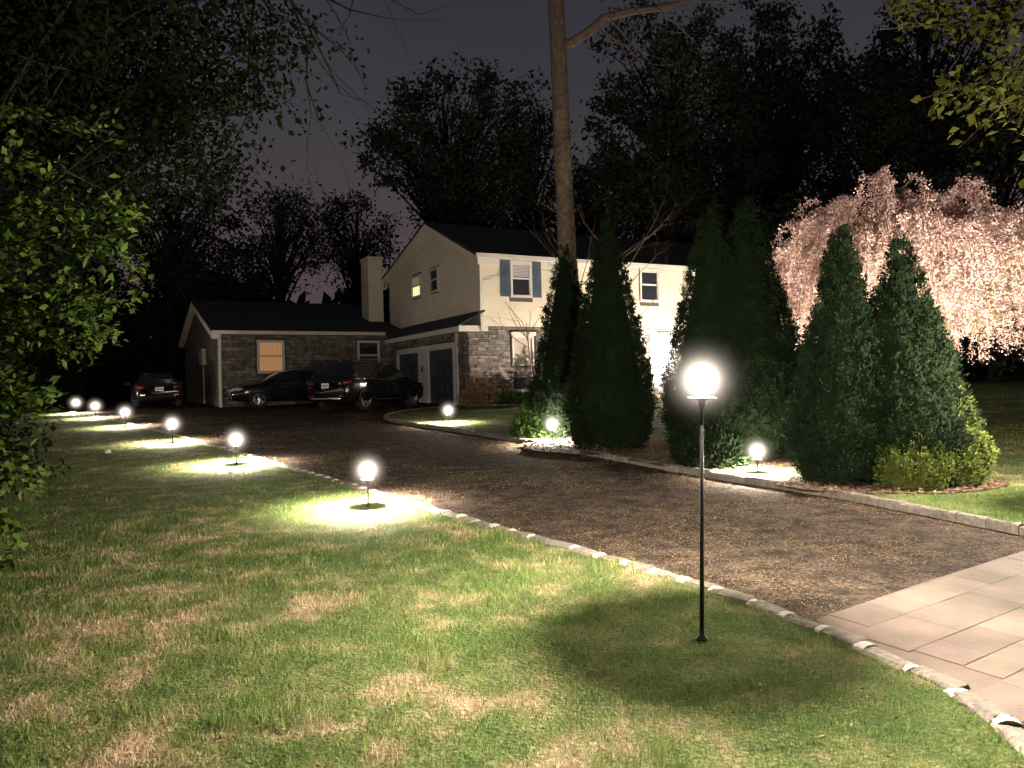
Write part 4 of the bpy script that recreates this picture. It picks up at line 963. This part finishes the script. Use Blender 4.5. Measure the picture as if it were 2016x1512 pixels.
# evergreen arborvitae
def arborvitae(label, x, y, h, R, seed, n=15000, group='conical evergreens between driveway and house', m=None, name='arborvitae', cat='evergreen tree'):
    m = m or M_ARB
    n = int(n*1.9); bz = gz(y)+RISE; t = thing(name, label, cat, (x, y, bz), random.uniform(0,6), group)
    g = np.random.default_rng(seed)
    prof = lambda u: R*np.where(u < 0.16, 0.80+0.2*(u/0.16), (1-(u-0.16)/0.84)**0.80+0.02)
    nc = n//26; u = np.clip(1-g.random(nc)**.62, 0.01, 0.985); a = g.random(nc)*2*PI
    lob = 0.86+0.15*vnoise(a*1.6, u*6, seed)+0.03*g.normal(size=nc); r = prof(u)*np.clip(lob, .6, 1.12)
    cen = np.stack([np.cos(a)*r, np.sin(a)*r, u*h+0.05], 1)
    ou = np.stack([np.cos(a), np.sin(a), 0*a], 1); tg = np.stack([-np.sin(a), np.cos(a), 0*a], 1)
    fd = unit(ou*(.35+.5*g.random((nc,1)))+np.array([0,0,1.0])*(.7+.5*g.random((nc,1)))+g.normal(size=(nc,3))*.22)     # spray direction
    ps = unit(np.cross(fd, tg+g.normal(size=(nc,3))*.7)); lat = np.cross(fd, ps)
    L_ = (0.20+0.16*g.random(nc))*(1.0-0.55*u); k = 52
    tt = g.random((nc,k)); sd = (g.random((nc,k))*2-1)
    pos = cen[:,None]+fd[:,None]*((tt-.45)*L_[:,None])[...,None]+lat[:,None]*(sd*L_[:,None]*.42*(1.05-tt))[...,None]+ps[:,None]*(g.normal(size=(nc,k))*.018)[...,None]
    dd = fd[:,None]*.8+lat[:,None]*(sd*.9)[...,None]+g.normal(size=(nc,k,3))*.25
    nr = np.repeat(ps[:,None], k, 1)+g.normal(size=(nc,k,3))*.3
    n = nc*k; ln = ((0.024+0.032*g.random((nc,k)))*(1.0-0.3*u)[:,None]).ravel()
    me = leaf_mesh('crown', pos.reshape(-1,3), dd.reshape(-1,3), ln, ln*0.5, .15, nr.reshape(-1,3))
    link('crown', me, m, t)
    cu = np.linspace(0.03,0.93,12); MB().lathe([(float(prof(np.array(q)))*(0.88-0.2*q), float(q)*h) for q in cu]+[(0.005,0.95*h)], 14).build('inner_branches', m, t, True)
    b = MB().tube([(0,0,-.2),(0,0,h*.5),(0,0,h*.95)], [.07,.045,.008], 7)
    for q in range(5):
        aa = q*1.3; b.tube([(0,0,-.1),(math.cos(aa)*R*.25,math.sin(aa)*R*.25,.35),(math.cos(aa)*R*.5,math.sin(aa)*R*.5,h*.3)], [.035,.03,.01], 6)
    b.build('trunk', M_BARK, t, True)
    return t
arborvitae('left and shorter conical evergreen of the group nearest the house front', 1.10, 15.3, 3.75, .74, 51)
arborvitae('right and taller conical evergreen of the group nearest the house front', 1.66, 13.0, 3.92, .72, 52, 19000)
arborvitae('left conical evergreen of the middle pair behind the tall pole lamp', 3.05, 11.6, 3.80, .78, 53, 19000)
arborvitae('right conical evergreen of the middle pair behind the tall pole lamp', 3.54, 11.4, 3.82, .90, 54, 20000)
arborvitae('left and taller conical evergreen of the front pair before the cherry', 3.93, 9.1, 3.0, .60, 55, 17000)
arborvitae('right conical evergreen of the front pair, its base lit yellow-green', 4.56, 8.95, 2.80, .68, 56, 18000)

# low shrubs
def shrub(name, label, x, y, rx, rz, n, leaf, m, zo=RISE, group=None, cat='shrub', twigm=M_TWIG, up=0.4):
    t = thing(name, label, cat, (x, y, gz(y)+zo), 0, group); d = rdir(n); d[:,2] = np.abs(d[:,2]); r = (0.45+0.55*rng.random(n)**.6)*(0.8+0.4*vnoise(d[:,0]*4+5, d[:,1]*4+d[:,2]*5+5, 9))
    p = d*r[:,None]*np.array([rx,rx,rz]); dd = d+rng.normal(size=(n,3))*.6; dd[:,2] += up
    link('foliage', leaf_mesh('foliage', p, dd, leaf*(.6+.8*rng.random(n)), leaf*.5*(.6+.8*rng.random(n)), .2), m, t)
    b = MB()
    for q in range(9):
        e = d[q]*np.array([rx,rx,rz])*.8; b.tube([(0,0,-.05), e*.5+np.array([0,0,.05]), e], [.014,.01,.004], 5)
    b.build('stems', twigm, t, True); return t
shrub('low_shrub', 'bright green low shrub behind the globe lamp at the foot of the evergreens', .45, 15.35, .5, .7, 4500, .06, mat('clipped_shrub_leaf', (0.03, 0.055, 0.012), .8, trans=.2, rnd=.4, spec=.08))
shrub('low_shrub', 'green low growth at the foot of the middle evergreen pair beside the globe lamp', 2.75, 10.75, .5, .6, 3800, .07, M_ARB)
arborvitae('golden green low growth at the foot of the front evergreen pair, right side', 4.90, 8.78, 1.35, .44, 57, 7500, None, M_ARB_LIT, 'low_evergreen', 'shrub')  # extra mounds blended in as the trees' lamplit lower foliage
arborvitae('olive low growth at the foot of the front evergreen pair, driveway side', 4.46, 8.62, 1.05, .40, 58, 6000, None, M_ARB_LIT, 'low_evergreen', 'shrub')
shrub('dry_shrub', 'dry reddish shrub at the corner of the stone wall', -1.15, 26.85, .75, .95, 1600, .12, M_DRYSH, up=1.0)
shrub('low_shrub', 'dark green low plants at the foot of the stone wall', -0.1, 26.95, .75, .42, 1800, .16, M_SHRUB, up=.8)
shrub('low_shrub', 'dark round shrub below the stone wall window', 1.0, 27.0, .6, .7, 1800, .12, M_SHRUB)
shrub('low_shrub', 'twiggy shrub in front of the ground floor window', 1.6, 27.6, .5, 1.5, 900, .10, M_DRYSH, up=1.0)

# weeping cherry
def cherry():
    bx, by = 7.2, 14.4; bz = gz(by)+RISE
    t = thing('weeping_cherry', 'weeping cherry tree with floodlit pale pink blossom behind the front evergreens', 'tree', (bx, by, bz)); g = np.random.default_rng(77); b = MB()
    b.tube([(0,0,-.2),(.05,0,.8),(-.03,0,1.7),(.05,.05,2.6)], [.24,.17,.15,.12], 10)
    ends = []
    tops = [(-2.75,-.2,3.1),(-2.35,-.3,3.3),(-1.8,-.5,3.9),(-1.1,.2,4.4),(-.4,-.3,4.75),(.2,.2,4.5),(.9,-.4,4.45),(1.5,0,4.2),(1.8,-.7,3.9),(2.3,.2,3.5),(2.8,-.4,3.35),(3.3,0,2.9),(-1.4,-1.0,3.4),(-.3,-1.2,3.7),(.7,-1.2,3.6),(1.9,-1.1,3.1),(-2.0,.7,3.2),(0,1.2,3.8),(1.6,1.0,3.6),(2.7,.9,3.0),(-1.2,-.9,2.9)]
    sx, sd, sn = [], [], []; gx, gd = [], []; st = MB()
    for (x,y,z) in tops:
        P0 = np.array([.03,.03,2.3]); P2 = np.array([x,y,z]); P1 = P0*.45+P2*.55+np.array([0,0,.9]); c = bez(P0,P1,P2,9); b.tube(c, list(np.linspace(.085,.016,9)), 6, cap=False)
        ns = 36
        for k in range(ns):
            f = 0.30+0.72*g.random(); s = c[min(int(f*8),8)]+g.normal(size=3)*np.array([.20,.24,.07])
            out = np.array([s[0], s[1], 0])/max(np.hypot(s[0],s[1]),.3); ln = np.clip(g.gamma(5,.27)*(0.6+0.55*np.hypot(s[0],s[1])/2.2), .3, 2.7); ln = min(ln, s[2]-1.2-1.0*g.random())
            if ln < .15: continue
            e1_ = s+out*(.28+.25*g.random())+np.array([0,0,.12]); e2_ = s+out*(.40+.3*g.random())+g.normal(size=3)*.12*np.array([1,1,0])-np.array([0,0,ln])
            q = bez(s, e1_, e2_, 8); st.tube(q, list(np.linspace(.010,.003,8)), 4, cap=False)
            m = int(72*ln+24); tt = g.random(m); i0 = np.clip((tt*7).astype(int),0,6); fr = tt*7-i0; pp = q[i0]*(1-fr[:,None])+q[i0+1]*fr[:,None]+g.normal(size=(m,3))*.042
            if g.random() < .07 and s[2] < 3.3: gx.append(pp)
            else: sx.append(pp)
    b.build('trunk', M_BARK, t, True); st.build('hanging_twigs', M_TWIG, t, True)
    for nm, arr, mm, lf in (('blossom', sx, M_BLOS, .038), ('young_leaves', gx, M_BLOSG, .06)):
        p = np.concatenate(arr); p = np.repeat(p, 3, axis=0)+g.normal(size=(len(p)*3,3))*.022; n = len(p)
        tag(link(nm, leaf_mesh(nm, p, rdir(n), lf*(.6+.7*g.random(n)), lf*.8*(.6+.7*g.random(n)), .25), mm, t), kind='stuff')
cherry()

# foreground foliage: left tree and right maple
def spray_branch(t, path, r, leaf, n_leaf, m_leaf, g, twigs=14, tl=.35, spread=.10, bark=M_TWIG, flat=.5, start=.15):
    """a leafy bough: curved stem, side twigs in a loose plane, leaves along the twigs"""
    c = np.array(path, float); d = np.concatenate([[0], np.cumsum(np.linalg.norm(np.diff(c,axis=0),axis=1))]); S_ = np.linspace(0, d[-1], 14)
    q = np.stack([np.interp(S_, d, c[:,i]) for i in range(3)], 1); q[1:-1] = .25*q[:-2]+.5*q[1:-1]+.25*q[2:]
    b = MB(); b.tube(q, list(np.linspace(r, r*.15, 14)), 7, cap=False); P_ = []; D_ = []
    for k in range(twigs):
        f = start+(1-start)*(k+g.random())/twigs; i = min(int(f*13),12); s = q[i]; ax = q[i+1]-q[i]; ax /= np.linalg.norm(ax)
        side = np.cross(ax,(0,0,1)); side /= max(np.linalg.norm(side),1e-6); dr = ax*.7+side*(1 if k%2 else -1)*(.4+.5*g.random())+np.array([0,0,1])*g.normal()*flat; dr /= np.linalg.norm(dr)
        ln = tl*(1.15-.55*f)*(.6+.8*g.random()); e = s+dr*ln; md = (s+e)/2+g.normal(size=3)*.06*ln; tw = bez(s, md, e, 5); b.tube(tw, list(np.linspace(r*.28,.002,5)), 4, cap=False)
        m = max(int(n_leaf/twigs),3); tt = g.random(m)**.7; pp = tw[np.clip((tt*4).astype(int),0,4)]+g.normal(size=(m,3))*spread*ln*1.2; P_.append(pp); D_.append(np.tile(dr,(m,1))+g.normal(size=(m,3))*.7)
    return b, np.concatenate(P_), np.concatenate(D_)
def leafy(t, boughs, leaf, m_leaf, seed, leaf_w=.6, **kw):
    g = np.random.default_rng(seed); B = MB(); P_, D_ = [], []
    for path, r, nl in boughs:
        b, p, d = spray_branch(t, path, r, leaf, nl, m_leaf, g, **kw); o = len(B.v); B.v += b.v; B.f += [tuple(i+o for i in f) for f in b.f]; P_.append(p); D_.append(d)
    B.build('boughs', M_DBARK, t, True); P_ = np.concatenate(P_); D_ = np.concatenate(D_); n = len(P_)
    nr = g.normal(size=(n,3))*.6+np.array([0,0,.8]); link('leaves', leaf_mesh('leaves', P_, D_, leaf*(.6+.8*g.random(n)), leaf*leaf_w*(.7+.6*g.random(n)), .18, nr), m_leaf, t)
t = thing('leafy_tree', 'green leafed tree at the left edge with lamplit lower boughs', 'tree', (-5.3,5.6,gz(5.6)))
O = np.array([-5.3,5.6,gz(5.6)])
MB().tube([(0,0,-.2),(.05,0,1.2),(.1,-.1,2.4),(.3,-.1,3.6),(.5,.3,5.5)], [.2,.15,.13,.10,.04], 10).build('trunk', M_BARK, t, True)
bo = [([(-5.2,5.6,2.0),(-4.0,5.2,2.5),(-3.3,5.0,2.76),(-3.05,5.0,2.92),(-2.7,5,2.80),(-2.36,5,2.68)],.028,420), ([(-4.6,5.3,2.2),(-3.4,5.0,2.55),(-2.9,5.0,2.65),(-2.5,5.0,2.55),(-2.42,5,2.44)],.018,260),
      ([(-4.8,5.4,1.9),(-3.6,5,2.38),(-3.1,5,2.25),(-2.85,5,2.1),(-2.58,5,1.95)],.024,420), ([(-4.5,5.3,2.2),(-3.3,5.05,2.2),(-2.95,5.05,2.28),(-2.68,5.05,2.2),(-2.55,5.05,2.12)],.016,260),
      ([(-4.6,5.3,1.6),(-3.5,5,1.95),(-3.1,5,2.0),(-2.8,5,1.93),(-2.66,5,1.86)],.016,260), ([(-5.0,5.6,2.6),(-4.0,5.3,3.0),(-3.4,5.2,3.2),(-3.0,5.1,3.15),(-2.85,5.1,3.05)],.02,260),
      ([(-4.8,5.4,.9),(-3.9,5.0,1.15),(-3.45,4.8,1.25),(-3.05,4.75,1.12),(-2.95,4.75,1.05)],.018,420), ([(-4.8,5.4,.6),(-3.9,5.0,.8),(-3.4,4.75,.95),(-3.06,4.7,.8)],.016,460), ([(-4.7,5.4,.4),(-3.9,4.9,.55),(-3.4,4.7,.66),(-3.12,4.6,.56)],.016,420),
      ([(-5.0,5.8,3.2),(-4.4,6.0,3.7),(-3.8,6.2,3.9),(-3.2,6.2,3.7)],.02,300), ([(-4.9,5.5,1.5),(-4.0,5.5,1.6),(-3.6,5.4,1.65),(-3.25,5.4,1.55)],.018,380)]
bo = [([tuple(np.array(p)-O) for p in path], r, n) for path, r, n in bo]
bo = [(p_, r_, int(n_*(1.8 if k_ not in (5,9) else .8))) for k_, (p_, r_, n_) in enumerate(bo)]
leafy(t, bo, .064, M_LEAF, 91, .66, twigs=26, tl=.36, spread=.16, flat=.35)
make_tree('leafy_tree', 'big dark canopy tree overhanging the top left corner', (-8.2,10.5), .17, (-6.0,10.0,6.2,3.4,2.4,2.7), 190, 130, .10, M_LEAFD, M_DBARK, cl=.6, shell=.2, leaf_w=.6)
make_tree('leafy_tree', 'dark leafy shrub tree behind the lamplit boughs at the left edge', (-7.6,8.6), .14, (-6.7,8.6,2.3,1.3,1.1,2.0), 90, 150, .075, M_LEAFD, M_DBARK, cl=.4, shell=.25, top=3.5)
t = thing('leafy_tree', 'tree with drooping bare dark branches at the top left against the sky', 'tree', (-10.6,12.2,gz(12.2))); g = random.Random(61); b = MB()
b.tube([(0,0,-.2),(.2,0,3.5),(.8,-.2,7),(3.6,-.6,9.0),(6.2,-.9,8.9),(7.2,-1.0,7.7)], [.22,.18,.15,.11,.08,.05], 9); b.build('trunk', M_DBARK, t, True)
b = MB()
for p, d, ln in (((7.2,-1.0,7.5),(.8,0,-.5),2.0),((7.3,-1.0,7.4),(.35,0,-1),2.4),((7.0,-1.0,7.5),(0.05,0,-1),2.4),((7.4,-1.0,7.4),(1,0,-.1),2.2),((6.6,-.9,7.5),(.2,-.2,-1),2.0),((7.1,-1,7.5),(.7,.2,-.8),2.2)):
    twig(b, p, d, ln, .03, 3, g, .5, .03)
b.build('branches', M_DBARK, t, True)
t = thing('maple_tree', 'maple with olive young leaves hanging into the top right corner', 'tree', (8.4,8.6,gz(8.6)+RISE)); O = np.array([8.4,8.6,gz(8.6)+RISE])
MB().tube([(0,0,-.2),(0,0,1.5),(-.2,-.1,3),(-.5,-.3,5),(-.8,-.3,8)], [.26,.2,.17,.12,.04], 10).build('trunk', M_BARK, t, True)
bo = [([(8.2,8.5,3.6),(6.5,7.6,4.6),(5.2,7.2,4.9),(4.2,7,4.8),(3.4,7,4.75)],.035,420), ([(8.2,8.5,3.2),(6.6,7.5,4.1),(5.4,7.1,4.4),(4.5,7,4.3),(3.75,7,4.1)],.03,520), ([(8.2,8.5,3.0),(6.4,7.5,3.9),(5.3,7.2,4.2),(4.7,7.0,4.1),(4.2,7,3.95)],.028,420),
      ([(8.1,8.4,4.2),(6.4,7.6,5.2),(5.2,7.3,5.4),(4.2,7.2,5.2),(3.5,7.1,5.05)],.03,460), ([(8.1,8.4,4),(6.5,7.3,4.5),(5.5,7,4.7),(4.8,6.8,4.5),(4.35,6.8,4.35)],.03,420)]
bo = [([tuple(np.array(p)-O) for p in path], r, n) for path, r, n in bo]
leafy(t, bo, .085, M_LEAFY, 93, .85, twigs=20, tl=.62, spread=.2, flat=.45, start=.3)

# ------------------------------------------------------------------ small and far things
g = random.Random(3); b = MB(); n = 9
b.lathe([(.001,-.01),(.055,.0),(.068,.025),(.058,.055),(.032,.075),(.001,.08)], 12)
b.v = [(x*g.uniform(.9,1.1), y*g.uniform(.9,1.1), z) for x,y,z in b.v]
tag(b.build('stone', M_PALE, None, True, (-7.84,14.82,gz(14.82)+.005)), 'small pale round stone lying on the dark left lawn', 'stone')
fh = thing('far_house', 'distant dark house with two lit windows at the far left', 'house', (-39.0,70.0,gz(70)), math.radians(-8))
MB().box(-5,5,0,7,-.3,3.2).build('wall', M_FARW, fh); MB().add([(-5.4,-.4,3.1),(5.4,-.4,3.1),(5.4,3.5,5.2),(-5.4,3.5,5.2),(-5.4,7.4,3.1),(5.4,7.4,3.1)], [(0,1,2,3),(3,2,5,4),(0,3,4),(1,5,2),(0,4,5,1)]).build('roof', M_ROOF, fh)
for x0, w in ((-.6,.75),(.95,.4)):
    wf = MB().box(x0-.06,x0+w+.06,-.05,-.01,1.35,2.35).build('window', M_FARW, fh); MB().box(x0,x0+w,-.075,-.052,1.42,2.28).build('pane', M_WHITEWIN, wf)
# stake leaning by the evergreen
tag(MB().tube([(1.38,12.95,gz(13)+RISE-.05),(1.3,13.0,gz(13)+RISE+.25),(1.27,13.05,gz(13)+RISE+.5)], [.03,.025,.02], 7).build('leaning_stem', M_BARK), 'dark leaning stem at the foot of the taller house-side evergreen', 'stem')
